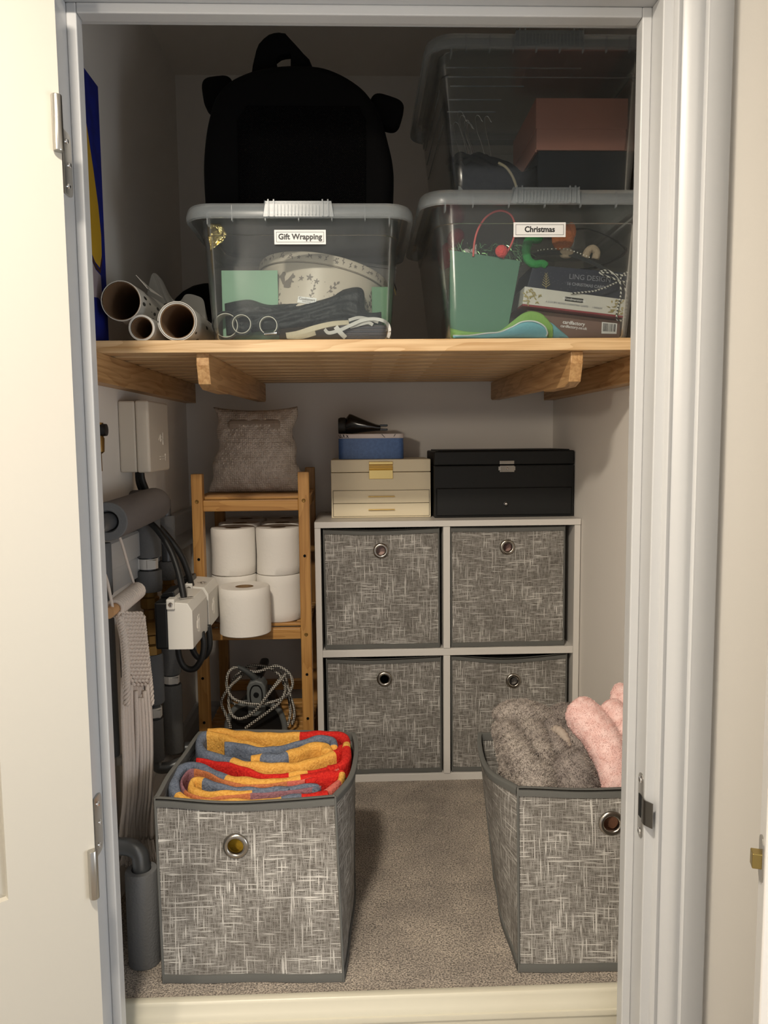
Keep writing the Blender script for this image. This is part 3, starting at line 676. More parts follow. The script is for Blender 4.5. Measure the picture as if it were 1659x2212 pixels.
M().box(rx0 + rp, rx1 - rp, ry1 - .02, ry1 - .004, .172, .200).obj('back_rail', bamboo_x, t, bevel=.002)

# ---- toilet rolls
def roll(x, y, z, r, h, label, group, rot=0., master=[None]):
    t = thing('toilet_roll', label, 'toilet roll', (x, y, z), group)
    rng = random.Random(int((x + y + z) * 1e4)); n = 40; vs = []
    ph = rng.random() * 6
    def rr(k, zf): a = 2 * PI * k / n; return r * (1 + .012 * math.sin(2 * a + ph) + .008 * math.sin(3 * a - ph) + .012 * math.sin(zf * 5 + a + ph))
    prof_ = [(.36, .0), (.95, .0), (1, .02), (1.0, .2), (.995, .4), (1.0, .6), (1., .8), (.995, .965), (.955, .997), (.7, 1.0), (.40, .992), (.36, .985), (.345, .93), (.345, .0)]
    mm = M(); vs = []
    for a, b in prof_:
        for k in range(n):
            R_2 = (rr(k, b) * a) if a > .5 else r * a
            vs.append((x + R_2 * math.cos(2 * PI * k / n), y + R_2 * math.sin(2 * PI * k / n), z + h * b))
    fs = [(i * n + k, i * n + (k + 1) % n, (i + 1) * n + (k + 1) % n, (i + 1) * n + k) for i in range(len(prof_) - 1) for k in range(n)]
    mm.add(vs, fs)
    # loose outer sheet edge
    mm.obj('tissue', paperw, t, smooth=50)
    mm = M(); mm.lathe([(r * .344, h * .002), (r * .344, h * .985), (r * .325, h * .985), (r * .325, h * .002)], (x, y, z), 'z', 28); mm.obj('cardboard_core', card, t, smooth=50)
R, HR = .0552, .1155
for lv, z in ((0, .4305), (1, .5465)):
    for r_, y in enumerate((1.907, 2.018, 2.129)):
        for c_, x in enumerate((-.3125, -.2015)):
            nm = ('front', 'middle', 'back')[r_]; sd = ('left', 'right')[c_]; lvl = ('lower', 'upper')[lv]
            roll(x, y, z, R, HR, 'white toilet roll in the %s %s place of the %s layer on the bamboo rack' % (nm, sd, lvl), 'toilet rolls on the rack')
roll(-.2715, 1.796, .4235, .0600, .112, 'single white toilet roll standing alone in front of the others, overhanging the rack', 'toilet rolls on the rack')

# ---- bubble wrap parcel
t = thing('bubble_wrap_parcel', 'square pillow of bubble wrap standing on top of the bamboo rack', 'parcel', (-.262, 1.97, .742))
def pil(s):
    def f(u, v):
        a, b = 2 * u - 1, 2 * v - 1; e_ = (max(0, (1 - abs(a) ** 2.6)) * max(0, (1 - abs(b) ** 2.6))) ** .55
        wx = .106 + .012 * (1 - v) + .004 * math.sin(7 * v); px = a * wx + .004 * math.sin(9 * b + 1) * abs(a); pinch = .010 * (1 - b * b) * abs(a) * (-1 if a > 0 else 1)
        z = .744 + .214 * v + (.010 * (a * a - .6) if v > .5 else -.0) * (2 * v - 1) * (v > .5)
        return (-.262 + px + pinch, 1.972 + .045 * v + s * e_ * .052 + .0015 * math.sin(40 * u) * math.sin(37 * v), z)
    return f
n = NT('bubble_wrap'); sp = n.n('ShaderNodeSeparateXYZ'); n.l(n.tc.outputs['Object'], sp.inputs[0])
vv = n.n('ShaderNodeTexVoronoi'); vv.inputs['Scale'].default_value = 190; vv.inputs['Randomness'].default_value = .25; n.l(n.comb(sp.outputs[0], sp.outputs[2]), vv.inputs['Vector'])
hgt = n.ramp(vv.outputs['Distance'], .55, .2); n.bump(n.math('ADD', n.math('MULTIPLY', hgt, .35), n.noise(n.tc.outputs['Object'], 60, 4)), 1.0, .0028)
wr = n.noise(n.tc.outputs['Object'], 28, 4, .65)
n.l(n.mix(n.ramp(wr, .35, .7), '#c6baae', '#eee4da'), n.b.inputs['Base Color'])
n.b.inputs['Roughness'].default_value = .22; n.b.inputs['Specular IOR Level'].default_value = .9
mm = M(); mm.grid(pil(-1), 60, 60); mm.grid(pil(1), 60, 60, flip=True); mm.obj('outer_wrap', n.m, t, smooth=True, norm=False)
mm = M(); mm.box(-.335, -.190, 1.965, 2.02, .765, .93); mm.obj('wrapped_content', mat('wrapped_content', '#b0a294', .7), t, bevel=.02, seg=4)
rng = random.Random(3)
mm = M()
for i in range(15):
    for j in range(13):
        u, v = .10 + .8 * (i + .5 * (j % 2)) / 15, .12 + .74 * j / 13; p = Vector(pil(-1)(u, v)); mm.ell(p, (.0034, .0012, .0034), 8)
b = mm.obj('bubbles', mat('bubble_gloss', '#d2c7bb', .12, spec=.9), t, smooth=True); b['kind'] = 'stuff'

# ---- steam iron with braided cable
t = thing('steam_iron', 'black and grey iron with wrapped cable, seen from its heel, on the lower rack shelf', 'iron', (-.262, 1.92, .149))
mm = M(); bs = [(-.062, .149), (.062, .149), (.066, .165), (.060, .196), (.046, .222), (.030, .236), (-.030, .236), (-.046, .222), (-.060, .196), (-.066, .165)]
sec = [(1.862, 1), (1.90, .97), (1.98, .82), (2.05, .55), (2.085, .2)]
n_ = len(bs); vs = [(-.262 + a * s_, y, .149 + (b - .149) * (1 if s_ > .9 else .4 + .6 * s_)) for y, s_ in sec for a, b in bs]
mm.add(vs, [(i * n_ + k, i * n_ + (k + 1) % n_, (i + 1) * n_ + (k + 1) % n_, (i + 1) * n_ + k) for i in range(4) for k in range(n_)] + [tuple(range(n_)), tuple(4 * n_ + k for k in range(n_))])
mm.obj('body', mat('iron_black', '#0c0c0d', .4), t, bevel=.003)
grey_i = mat('iron_grey', '#5c5f5e', .5); mm = M()
hp = [(-.3330, .150), (-.3335, .175), (-.318, .208), (-.296, .222), (-.27, .226), (-.25, .226), (-.228, .222), (-.206, .208), (-.1935, .175), (-.192, .150)]
mm.tube([(x, 1.866, z) for x, z in spline([(a, b, 0) for a, b in hp], 4) for x, z in [(x, z)]] if False else [Vector((p.x, 1.866, p.y)) for p in spline([(a, b, 0) for a, b in hp], 5)], .0075, 10, flat=1)
mm.obj('heel_rest', grey_i, t, smooth=True)
mm = M(); hs = [(-.021, .196), (-.0235, .25), (-.023, .270), (-.016, .283), (0, .288), (.016, .283), (.023, .270), (.0235, .25), (.021, .196)]
mm.prism([(-.2585 + a, b) for a, b in hs], 'y', 1.852, 1.90); hdl = mm.obj('handle', grey_i, t, bevel=.004)
mm = M(); mm.tube([Vector((-.2585 + p.x, 1.8515, p.y)) for p in spline([(-.0135, .235, 0), (-.0145, .258, 0), (-.009, .272, 0), (0, .2755, 0), (.009, .272, 0), (.0145, .258, 0), (.0135, .235, 0), (.007, .226, 0), (-.007, .226, 0)], 4, True)], .0016, 8, closed=True); mm.obj('handle_ring', black, hdl, smooth=True)
mm = M(); mm.lathe([(.0072, -.001), (.006, -.004), (0, -.004)], (-.2585, 1.8535, .251), 'y', 18); mm.obj('dial', blackp, hdl, smooth=40)
M().box(-.270, -.247, 1.875, 2.04, .272, .292).obj('grip', blackp, t, bevel=.008, seg=3)
mm = M(); mm.tube(spline([(-.262, 1.868, .287), (-.272, 1.862, .300), (-.289, 1.858, .314), (-.3035, 1.856, .322)], 6), [.0085 - .0002 * i + .0006 * (i % 2) for i in range(19)], 12); mm.obj('cable_guard', mat('guard_grey', '#3c3f3f', .6), t, smooth=40)
n = NT('braided_cable'); sp = n.n('ShaderNodeSeparateXYZ'); n.l(n.tc.outputs['Object'], sp.inputs[0])
s1_ = n.math('ADD', n.math('ADD', sp.outputs[0], sp.outputs[2]), sp.outputs[1]); s2_ = n.math('SUBTRACT', sp.outputs[0], sp.outputs[2])
ck = n.math('MULTIPLY', n.math('SINE', n.math('MULTIPLY', s1_, 720.)), n.math('SINE', n.math('MULTIPLY', s2_, 620.)))
n.l(n.mix(n.ramp(ck, .05, .2), '#2a2826', '#d8d2c6'), n.b.inputs['Base Color']); n.b.inputs['Roughness'].default_value = .6; braid = n.m
def PX(x, y, Y):  # cable points of the iron, read in the plane of depth Y
    px, py = 440 + x / 6.38, 1380 + y / 6.38; d = cf * 1661 + cr * (px - 829.5) - cu * (py - 1106); k = Y / d.y
    return Vector((d.x * k, Y, d.z * k + .877))
def cable(pts): 
    P = spline([PX(*p) for p in pts], 8); return P
mm = M()
mm.tube(cable([(490, 400, 1.856), (410, 400, 1.85), (340, 470, 1.842), (315, 600, 1.838), (340, 730, 1.834), (420, 830, 1.83), (560, 880, 1.827), (720, 900, 1.827), (900, 880, 1.83), (1080, 820, 1.834), (1190, 720, 1.84), (1225, 600, 1.845), (1180, 480, 1.85), (1080, 400, 1.858), (980, 375, 1.865), (850, 420, 1.872), (720, 455, 1.876), (620, 445, 1.88), (560, 470, 1.885), (470, 560, 1.88), (380, 640, 1.86), (300, 740, 1.85), (240, 880, 1.845), (290, 1010, 1.84), (340, 1130, 1.84), (370, 1230, 1.845)]), .0036, 8)
mm.tube(cable([(575, 1230, 1.84), (700, 1140, 1.832), (840, 1040, 1.826), (960, 950, 1.82), (1040, 880, 1.82), (1110, 760, 1.822), (1120, 640, 1.86), (1060, 520, 1.878), (960, 430, 1.89), (800, 370, 1.9), (650, 370, 1.9), (560, 420, 1.9), (440, 520, 1.895), (370, 640, 1.888), (345, 800, 1.87), (350, 950, 1.85), (400, 1060, 1.838), (500, 1100, 1.832), (620, 1060, 1.826), (740, 960, 1.819), (840, 830, 1.817), (940, 700, 1.822), (1050, 580, 1.835), (1130, 480, 1.85)]), .0036, 8)
mm.tube(cable([(1120, 500, 1.89), (1160, 660, 1.885), (1200, 800, 1.87), (1240, 950, 1.86), (1245, 1080, 1.855), (1215, 1180, 1.855)]), .0036, 8)
mm.tube(cable([(1090, 590, 1.90), (1150, 720, 1.89), (1180, 860, 1.88), (1195, 1000, 1.875), (1180, 1120, 1.87), (1155, 1200, 1.87)]), .0036, 8)
mm.tube(cable([(360, 860, 1.89), (450, 910, 1.885), (570, 945, 1.88), (680, 930, 1.88), (800, 870, 1.88), (900, 740, 1.885), (1040, 560, 1.893), (1080, 460, 1.9)]), .0036, 8)
mm.obj('braided_cable', braid, t, smooth=True)

# ================================================================ BOXES ON THE CUBE UNIT
UZ = uz
cream = mat('cream_leatherette', '#ecdfc0', .5, bump=(700, .15, .0005)); creamd = mat('cream_edge', '#c5b187', .5)
t = thing('jewellery_box', 'cream jewellery box with gold clasp and two slim drawers on the cube unit', 'jewellery box', (.0575, 1.98, UZ), 'jewellery boxes on the cube unit')
x0, x1, y0, y1, z0, z1 = -.0705, .1865, 1.98, 2.17, UZ + .0005, .8235
M().box(x0, x1, y0, y1, z0, .790).obj('body', cream, t, bevel=.0015)
M().box(x0, x1, y0, y1, .7912, z1).obj('lid', cream, t, bevel=.002)
M().box(x0 + .0045, x1 - .0035, y0 - .0004, y0 + .003, z0 + .0038, .7445).obj('drawer_recess', mat('drawer_gap', '#2c2217', .9), t)
for za, zb in ((z0 + .0045, .7100), (.7113, .7437)):
    d_ = M().box(x0 + .0055, x1 - .0045, y0 - .0035, y0 + .01, za, zb).obj('drawer', cream, t, bevel=.0008)
    zm = (za + zb) / 2 + .001; mm = M(); xa, xb = .0245, .0925
    mm.tube([(xa, y0 - .0095, zm), (xb, y0 - .0095, zm)], .0016, 10)
    for q in (xa + .004, xb - .004): mm.tube([(q, y0 - .0035, zm), (q, y0 - .0095, zm)], .0012, 8)
    mm.obj('handle', gold, d_, smooth=50)
t2 = M().prism([(y0 - .0005, .8185), (y0 - .006, .8175), (y0 - .006, .811), (y0 - .0035, .8095), (y0 - .002, .8055), (y0 - .006, .8035), (y0 - .0065, .8015), (y0 - .003, .7985), (y0 - .0055, .7955), (y0 - .0058, .774), (y0 - .0005, .773)], 'x', .0275, .0885).obj('clasp', gold, t, bevel=.0004)
bl = mat('black_leatherette', '#131414', .55, spec=.35, bump=(600, .25, .0006))
t = thing('jewellery_box', 'wide black jewellery box with steel clasp and one drawer on the cube unit', 'jewellery box', (.385, 1.98, UZ), 'jewellery boxes on the cube unit')
x0, x1, y0, y1 = .1965, .5535, 1.925, 2.165   # front sits a little nearer than the cream box
x0, x1, y0, y1 = .1935, .5535, 1.955, 2.165
mm = M(); mm.box(x0, x1, y0, y1, UZ + .0005, .806); mm.obj('body', bl, t, bevel=.0025)
M().box(x0, x1, y0, y1, .8072, .8425).obj('lid', bl, t, bevel=.0035, seg=3)
M().box(x0 + .010, x1 - .010, y0 + .010, y1 - .010, .8425, .8455).obj('padded_top', bl, t, bevel=.0015)
M().box(x0 + .0045, x1 - .0055, y0 - .0004, y0 + .003, UZ + .0045, .7495).obj('drawer_recess', mat('dark_gap', '#020202', .9), t)
d_ = M().box(x0 + .0065, x1 - .0075, y0 - .003, y0 + .01, UZ + .0065, .7475).obj('drawer', bl, t, bevel=.001)
mm = M(); mm.lathe([(0, -.0125), (.0028, -.012), (.0044, -.0095), (.0040, -.007), (.0020, -.0055), (.0022, -.003), (.0042, -.0028), (.0042, .0)], (.3755, y0 - .003, .708), 'y', 20); mm.obj('knob', chrome, d_, smooth=60)
xc = .3795
M().box(xc - .0185, xc + .0185, y0 - .0022, y0, .8085, .8175).obj('clasp_plate', steel, t, bevel=.0006)
mm = M(); mm.box(xc - .0185, xc + .0185, y0 - .0045, y0, .7885, .8055); mm.box(xc - .0215, xc + .0215, y0 - .0022, y0, .7925, .8030); c_ = mm.obj('clasp', steel, t, bevel=.0006)
M().lathe([(0, -.0085), (.0025, -.008), (.0032, -.006), (.0022, -.0045)], (xc, y0, .797), 'y', 14).obj('clasp_knob', chrome, c_, smooth=60)
# blue tin with white lid
def rrect(x0, x1, y0, y1, r, n=6):
    out = []
    for cx_, cy_, a0 in ((x1 - r, y0 + r, -90), (x1 - r, y1 - r, 0), (x0 + r, y1 - r, 90), (x0 + r, y0 + r, 180)):
        for k in range(n + 1): a = math.radians(a0 + 90 * k / n); out.append((cx_ + r * math.cos(a), cy_ + r * math.sin(a)))
    return out
t = thing('tin_box', 'blue rectangular tin with white lid standing on the cream jewellery box', 'tin', (.034, 2.05, .8235))
M().prism(rrect(-.0515, .1205, 2.025, 2.125, .015), 'z', .824, .8775).obj('tin_body', mat('blue_tin', '#5678b0', .35, var=(120, '#4f6fa5')), t, smooth=30)
l_ = M().prism(rrect(-.0525, .1215, 2.024, 2.126, .016), 'z', .8775, .8895).obj('lid', mat('tin_lid', '#e3d9d5', .35), t, smooth=30, bevel=.0015)
mm = M(); ink = mat('black_print', '#1d1a1a', .6)
for a, b, c, d in ((-.046, .8785, -.050, .887), (-.042, .8785, -.046, .888), (-.040, .8785, -.036, .8875), (-.033, .8785, -.039, .888), (-.030, .879, -.026, .886), (-.024, .879, -.031, .887), (.071, .8795, .0625, .888), (.094, .8815, .0985, .888), (-.048, .882, -.044, .880)):
    v = Vector((c - a, 0, d - b)).normalized() * .0006; p = Vector((v.z, 0, -v.x))
    mm.add([(a + p.x, 2.0236, b + p.z), (a - p.x, 2.0236, b - p.z), (c - p.x * 1.4, 2.0236, d - p.z * 1.4), (c + p.x * 1.4, 2.0236, d + p.z * 1.4)], [(0, 1, 2, 3)])
mm.obj('line_print', ink, l_)
# black hairdryer nozzle
t = thing('dryer_nozzle', 'glossy black hairdryer nozzle lying on the white lid of the blue tin', 'nozzle', (.01, 2.06, .8895))
glb = mat('gloss_black', '#08090a', .18, spec=.7)
mm = M(); n = 24
secs = [(-.0495, .022, .0185, .910), (-.0515, .0235, .020, .911), (-.046, .0245, .0215, .912), (-.034, .0245, .0215, .912), (-.031, .0215, .0195, .911)]
def lof(mm, secs, pw=2.2):
    vs = []
    for x, ry, rz, zc_ in secs:
        for k in range(n):
            a = 2 * PI * k / n; c, s = math.cos(a), math.sin(a); vs.append((x, 2.062 + ry * abs(c) ** (2 / pw) * (1 if c > 0 else -1), zc_ + rz * abs(s) ** (2 / pw) * (1 if s > 0 else -1)))
    mm.add(vs, [(i * n + k, i * n + (k + 1) % n, (i + 1) * n + (k + 1) % n, (i + 1) * n + k) for i in range(len(secs) - 1) for k in range(n)] + [tuple(range(n)), tuple((len(secs) - 1) * n + k for k in range(n))])
lof(mm, secs); mm.obj('collar', mat('satin_black_rubber', '#26241f', .55), t, smooth=50)
mm = M(); lof(mm, [(-.031, .022, .021, .911), (-.022, .026, .0265, .9165), (-.016, .028, .026, .916), (.0, .031, .0215, .9135), (.025, .035, .015, .9095), (.048, .037, .0092, .906), (.060, .037, .0078, .905)], 2.6); mm.obj('nozzle_body', glb, t, smooth=50)
mm = M(); mm.box(.058, .0785, 2.027, 2.097, .9085, .9135); mm.obj('slot_lip', glb, t, bevel=.001); mm = M(); mm.box(.058, .0785, 2.027, 2.097, .8975, .9025); mm.obj('slot_lip', glb, t, bevel=.001)

# ================================================================ CLEAR STORAGE BINS ON THE SHELF
def storage_bin(label, xb0, xb1, xt0, xt1, y0, yb, zb, zt, group, mats=(clear, milky), ytf=None, ribs=6, depth=.40):
    """tapering clear tub with clip-on milky lid; b = base, t = just under the lid"""
    t = thing('storage_bin', label, 'storage bin', ((xb0 + xb1) / 2, yb, zb), group)
    yt0 = y0; yt1 = y0 + depth; yb1 = yt1 - .028
    N = 8
    def ringp(f, inset):
        x0 = xb0 + (xt0 - xb0) * f + inset; x1 = xb1 + (xt1 - xb1) * f - inset; ya = yb + (yt0 - yb) * f + inset; yb_ = yb1 + (yt1 - yb1) * f - inset
        return rrect(x0, x1, ya, yb_, .022 + .022 * f - inset * .5, N)
    zs = [(0, .012), (.0, .0), (.02, 0)] ; H = zt - zb
    levels = [(.0, .010, .0), (.012, .002, .0), (.03, .0, .03), (.25, 0, .25), (.5, 0, .5), (.75, 0, .75), (.86, 0, .86), (.865, -.002, .865), (1, -.002, 1)]
    mm = M(); vs = []; n = len(ringp(0, 0))
    outer = [[(p[0], p[1], zb + H * h) for p in ringp(f, i_)] for h, i_, f in levels]
    inner = [[(p[0], p[1], zb + H * h + (.0025 if h < .005 else 0)) for p in ringp(f, i_ + .002)] for h, i_, f in levels]
    rings = outer + inner[::-1]
    for r_ in rings: vs += r_
    fs = [(i * n + k, i * n + (k + 1) % n, (i + 1) * n + (k + 1) % n, (i + 1) * n + k) for i in range(len(rings) - 1) for k in range(n)]
    fs += [tuple(range(n))[::-1], tuple((len(rings) - 1) * n + k for k in range(n))]
    mm.add(vs, fs); tub = mm.obj('tub', mats[0], t, smooth=45)
    # lid: overhanging skirt, raised rim and recessed centre
    hx0, hx1, hy0, hy1 = xt0 - .026, xt1 + .026, yt0 - .022, yt1 + .022
    L = [(hx0 + .010, hx1 - .010, hy0 + .010, hy1 - .010, .035, zt - .004), (hx0 + .001, hx1 - .001, hy0 + .001, hy1 - .001, .047, zt - .004), (hx0, hx1, hy0, hy1, .048, zt + .004), (hx0 + .003, hx1 - .003, hy0 + .003, hy1 - .003, .047, zt + .016), (hx0 + .006, hx1 - .006, hy0 + .006, hy1 - .006, .045, zt + .020),
         (hx0 + .016, hx1 - .016, hy0 + .016, hy1 - .016, .040, zt + .020), (hx0 + .022, hx1 - .022, hy0 + .022, hy1 - .022, .036, zt + .010), (hx0 + .060, hx1 - .060, hy0 + .060, hy1 - .060, .030, zt + .0085)]
    vs = []
    for a in L: vs += [(p[0], p[1], a[5]) for p in rrect(a[0], a[1], a[2], a[3], a[4], N)]
    for a in L[::-1][:-1]: vs += [(p[0], p[1], a[5] - .002) for p in rrect(a[0] + .0016, a[1] - .0016, a[2] + .0016, a[3] - .0016, a[4], N)]
    nr = 2 * len(L) - 1; fs = [(i * n + k, i * n + (k + 1) % n, (i + 1) * n + (k + 1) % n, (i + 1) * n + k) for i in range(nr - 1) if i != len(L) - 1 for k in range(n)]
    fs += [tuple((len(L) - 1) * n + k for k in range(n)), tuple(len(L) * n + k for k in range(n))]
    mm = M(); mm.add(vs, fs); lid = mm.obj('lid', mats[1], t, smooth=45)
    mm = M(); W = hx1 - hx0   # small stiffening ribs inside the skirt
    for i in range(1, ribs + 1):
        xx = hx0 + .03 + (W - .06) * i / (ribs + 1); mm.box(xx - .0008, xx + .0008, hy0 + .001, hy0 + .010, zt - .010, zt + .016)
    for xx in (hx0 + .045, hx1 - .045): mm.box(xx - .001, xx + .001, hy0 + .003, hy0 + .020, zt - .016, zt + .002)
    r_ = mm.obj('skirt_ribs', mats[1], lid); r_['kind'] = 'stuff'
    # front clip with fluted grip
    xm = (hx0 + hx1) / 2; cw = .0575; clip = M()
    clip.prism([(xm - cw, zt + .0215), (xm + cw, zt + .0215), (xm + cw * 1.07, zt - .005), (xm - cw * 1.07, zt - .005)], 'y', hy0 - .003, hy0 + .0005)
    clip.prism([(hy0 - .003, zt + .0215), (hy0 + .012, zt + .0225), (hy0 + .012, zt + .0205), (hy0 - .003, zt + .018)], 'x', xm - cw, xm + cw)
    c_ = clip.obj('clip', mats[1], t, bevel=.0006)
    mm = M()
    for i in range(13):
        xx = xm - .036 + i * .006; mm.box(xx - .0009, xx + .0009, hy0 - .0055, hy0 - .003, zt - .002, zt + .016)
    for xx in (xm - cw + .006, xm - .042, xm + .042, xm + cw - .006): mm.box(xx - .0012, xx + .0012, hy0 - .0065, hy0 - .003, zt - .0045, zt + .0235)
    g = mm.obj('grip_flutes', mats[1], c_); g['kind'] = 'stuff'
    return t, tub
GB, GT = 1.0545, 1.2660
tg, tub = storage_bin('clear lidded storage bin labelled Gift Wrapping at the left of the shelf', -.2605, .0625, -.2755, .0790, 1.4045, 1.4200, GB, GT, 'clear storage bins on the shelf', ribs=5, depth=.34)
tc, tub2 = storage_bin('clear lidded storage bin labelled Christmas at the right of the shelf, below another', .1660, .5000, .1390, .5270, 1.4025, 1.4200, GB, 1.2885, 'clear storage bins on the shelf', ribs=5, depth=.40)
tu, tub3 = storage_bin('clear lidded storage bin without a label, stacked on the Christmas bin', .1760, .5000, .1500, .5230, 1.4025, 1.4200, 1.2985, 1.5480, 'clear storage bins on the shelf', ribs=8, depth=.40)
# moulded horizontal ridges near the top of the unlabelled bin
mm = M()
for i, (z, a, b) in enumerate(((1.520, .16, .40), (1.505, .16, .51), (1.490, .17, .30), (1.468, .165, .26), (1.448, .165, .25))):
    mm.box(a, b, 1.4055 + (1.548 - z) * .07 - .0024, 1.4055 + (1.548 - z) * .07, z, z + .0014)
for sx in (.1515, ):
    for z in (1.50, 1.47, 1.44): mm.box(sx + (1.548 - z) * .10 - .002, sx + (1.548 - z) * .10, 1.45, 1.74, z, z + .0016)
g = mm.obj('moulded_ridges', milky, tu); g['kind'] = 'stuff'
# printed labels, stuck on and part of the bins
labm = mat('label_white', '#efefee', .5); inkm = mat('label_ink', '#141414', .5)
def sticker(s, x0, x1, z0, z1, y, par, size, sx):
    l_ = M().box(x0, x1, y - .0012, y, z0, z1).obj('label', labm, par, bevel=.0003)
    mm = M(); a = .0042; w_ = .0006
    for q in ((x0 + a, x1 - a, z1 - a, z1 - a + w_), (x0 + a, x1 - a, z0 + a - w_, z0 + a), (x0 + a - w_, x0 + a, z0 + a - w_, z1 - a + w_), (x1 - a, x1 - a + w_, z0 + a - w_, z1 - a + w_)):
        mm.box(q[0], q[1], y - .0014, y - .0011, q[2], q[3])
    mm.obj('label_border', inkm, l_); text(s, size, ((x0 + x1) / 2, y - .0014, (z0 + z1) / 2 + .0002), inkm, l_, sx=sx, bold=.00042, ext=.0001)
sticker('Gift Wrapping', -.1430, -.0520, 1.2200, 1.2450, 1.4035, tg, .0136, .97)
sticker('Christmas', .2815, .3750, 1.2315, 1.2570, 1.4015, tc, .0136, .97)

# ---- contents of the Gift Wrapping bin
GF = GB + .0035
tag(M().box(-.2505, -.146, 1.478, 1.482, GF, 1.1915).obj('green_envelope', mat('sage_green_card', '#8db598', .6), bevel=.0005), 'flat sage green card standing at the left inside the Gift Wrapping bin', 'card')
n = NT('gold_foil'); n.b.inputs['Metallic'].default_value = 1; n.b.inputs['Roughness'].default_value = .25; n.b.inputs['Base Color'].default_value = srgb('#e8d08c'); n.bump(n.noise(n.tc.outputs['Object'], 60, 2), 1., .01)
mm = M(); mm.grid(lambda u, v: (-.2600 + (.020 + .012 * (1 - abs(2 * v - 1.1))) * u + .001 * math.sin(9 * v), 1.418 + .008 * u + .002 * math.sin(8 * v + 4 * u), 1.2610 - .048 * v + .016 * u * v), 10, 12); f = mm.obj('gold_foil_sheet', n.m, smooth=True)
md = f.modifiers.new('thick', 'SOLIDIFY'); md.thickness = .0006; tag(f, 'crumpled gold foil in the upper left corner of the Gift Wrapping bin', 'foil')
# woodland tin, tilted
tinm = mat('cream_tin', '#cfc4b4', .4); tinp = mat('taupe_print', '#857c74', .5)
ta = Vector((-.074, 1.590, 1.136)); RT = Matrix.Rotation(math.radians(9), 4, 'Y') @ Matrix.Rotation(math.radians(-8), 4, 'X')
t = thing('round_tin', 'cream round cake tin printed with squirrels, foxes and flowers, inside the Gift Wrapping bin', 'tin', ta)
TR_ = .131; TH = .082
mm = M(); mm.lathe([(0, -.045), (TR_ - .004, -.045), (TR_ - .002, -.043), (TR_ - .002, TH - .030)], ta, 'z', 72, T=RT.to_3x3()); mm.obj('tin_body', tinm, t, smooth=40)
mm = M(); mm.lathe([(TR_ - .002, TH - .0335), (TR_ + .0005, TH - .033), (TR_ + .0005, TH - .016), (TR_ - .001, TH - .014), (TR_ - .006, TH - .0125), (TR_ - .02, TH - .0125), (0, TH - .0115)], ta, 'z', 72, T=RT.to_3x3()); tl = mm.obj('lid', tinm, t, smooth=40)
mm = M(); mm.lathe([(TR_ - .001, TH - .0355), (TR_ + .0002, TH - .0350), (TR_ - .001, TH - .0345)], ta, 'z', 72, T=RT.to_3x3()); mm.obj('seam', mat('seam_grey', '#6f6a63', .4), t, smooth=40)
def tinpoly(mm, pts, R_=None):   # pts in metres: (along the wall from the middle, height)
    R_ = R_ or TR_ - .0014; vs = []
    for a, h in pts: th_ = -PI / 2 + a / TR_; vs.append(ta + RT.to_3x3() @ Vector((R_ * math.cos(th_), R_ * math.sin(th_), h)))
    mm.add(vs, [tuple(range(len(vs)))])
def leaf(mm, a, h, L_, w_, an, R_=None):
    c, s = math.cos(an), math.sin(an); pts = []
    for f_, g_ in ((0, 0), (.25, .8), (.5, 1), (.8, .55), (1, 0), (.8, -.55), (.5, -1), (.25, -.8)): x, y = f_ * L_, g_ * w_; pts.append((a + x * c - y * s, h + x * s + y * c))
    tinpoly(mm, pts, R_)
def flower(mm, a, h, s_, R_=None):
    for k in range(5): leaf(mm, a, h, s_, s_ * .22, 2 * PI * k / 5 + .3, R_)
def stem(mm, a, h, L_, an, nl, sz, R_=None):
    c, s = math.cos(an), math.sin(an); q = .0005
    tinpoly(mm, [(a - q * s, h + q * c), (a + q * s, h - q * c), (a + L_ * c + q * s, h + L_ * s - q * c), (a + L_ * c - q * s, h + L_ * s + q * c)], R_)
    for k in range(nl): f_ = (k + 1) / nl; leaf(mm, a + L_ * f_ * c, h + L_ * f_ * s, sz, sz * .28, an + (.8 if k % 2 else -.8) * (1 if k < nl - 1 else 0), R_)
mm = M()
# squirrel (tail, body, head) after the print, about 30 mm tall
def sq(ox, oz, s_):
    P1 = [(-16, 2), (-13, -3), (-9, -4), (-9, 4), (-11, 10), (-9, 16), (-12, 20), (-17, 20), (-20, 15), (-20, 8)]
    P2 = [(-9, -9), (2, -10), (4, -8), (5, 1), (9, 0), (10, 2), (6, 4), (5, 7), (10, 9), (11, 12), (7, 15), (6, 18), (4, 15), (1, 11), (-3, 6), (-8, 3), (-11, -3)]
    for P_ in (P1[:5], P1[4:], [P1[4], P1[-1], P1[0]], [P1[0], P1[3], P1[4]]): pass
    tinpoly(mm, [(ox + a * s_, oz + b * s_) for a, b in P1]); tinpoly(mm, [(ox + a * s_, oz + b * s_) for a, b in P2])
sq(-.058, .008, .00105)
tinpoly(mm, [(.022, -.018), (.030, -.012), (.031, -.002), (.036, -.006), (.042, -.005), (.046, .000), (.045, -.008), (.050, -.016), (.053, -.022), (.040, -.028), (.028, -.026)])   # fox head
tinpoly(mm, [(-.118, -.006), (-.104, .002), (-.100, .012), (-.108, .018), (-.116, .014), (-.124, .006)])
for a, h, s_ in ((-.018, .020, .0075), (-.034, .017, .0055), (-.004, .014, .006), (.065, .010, .0072), (.074, .001, .0055), (-.080, .020, .004), (.1, .0, .006)): flower(mm, a, h, s_)
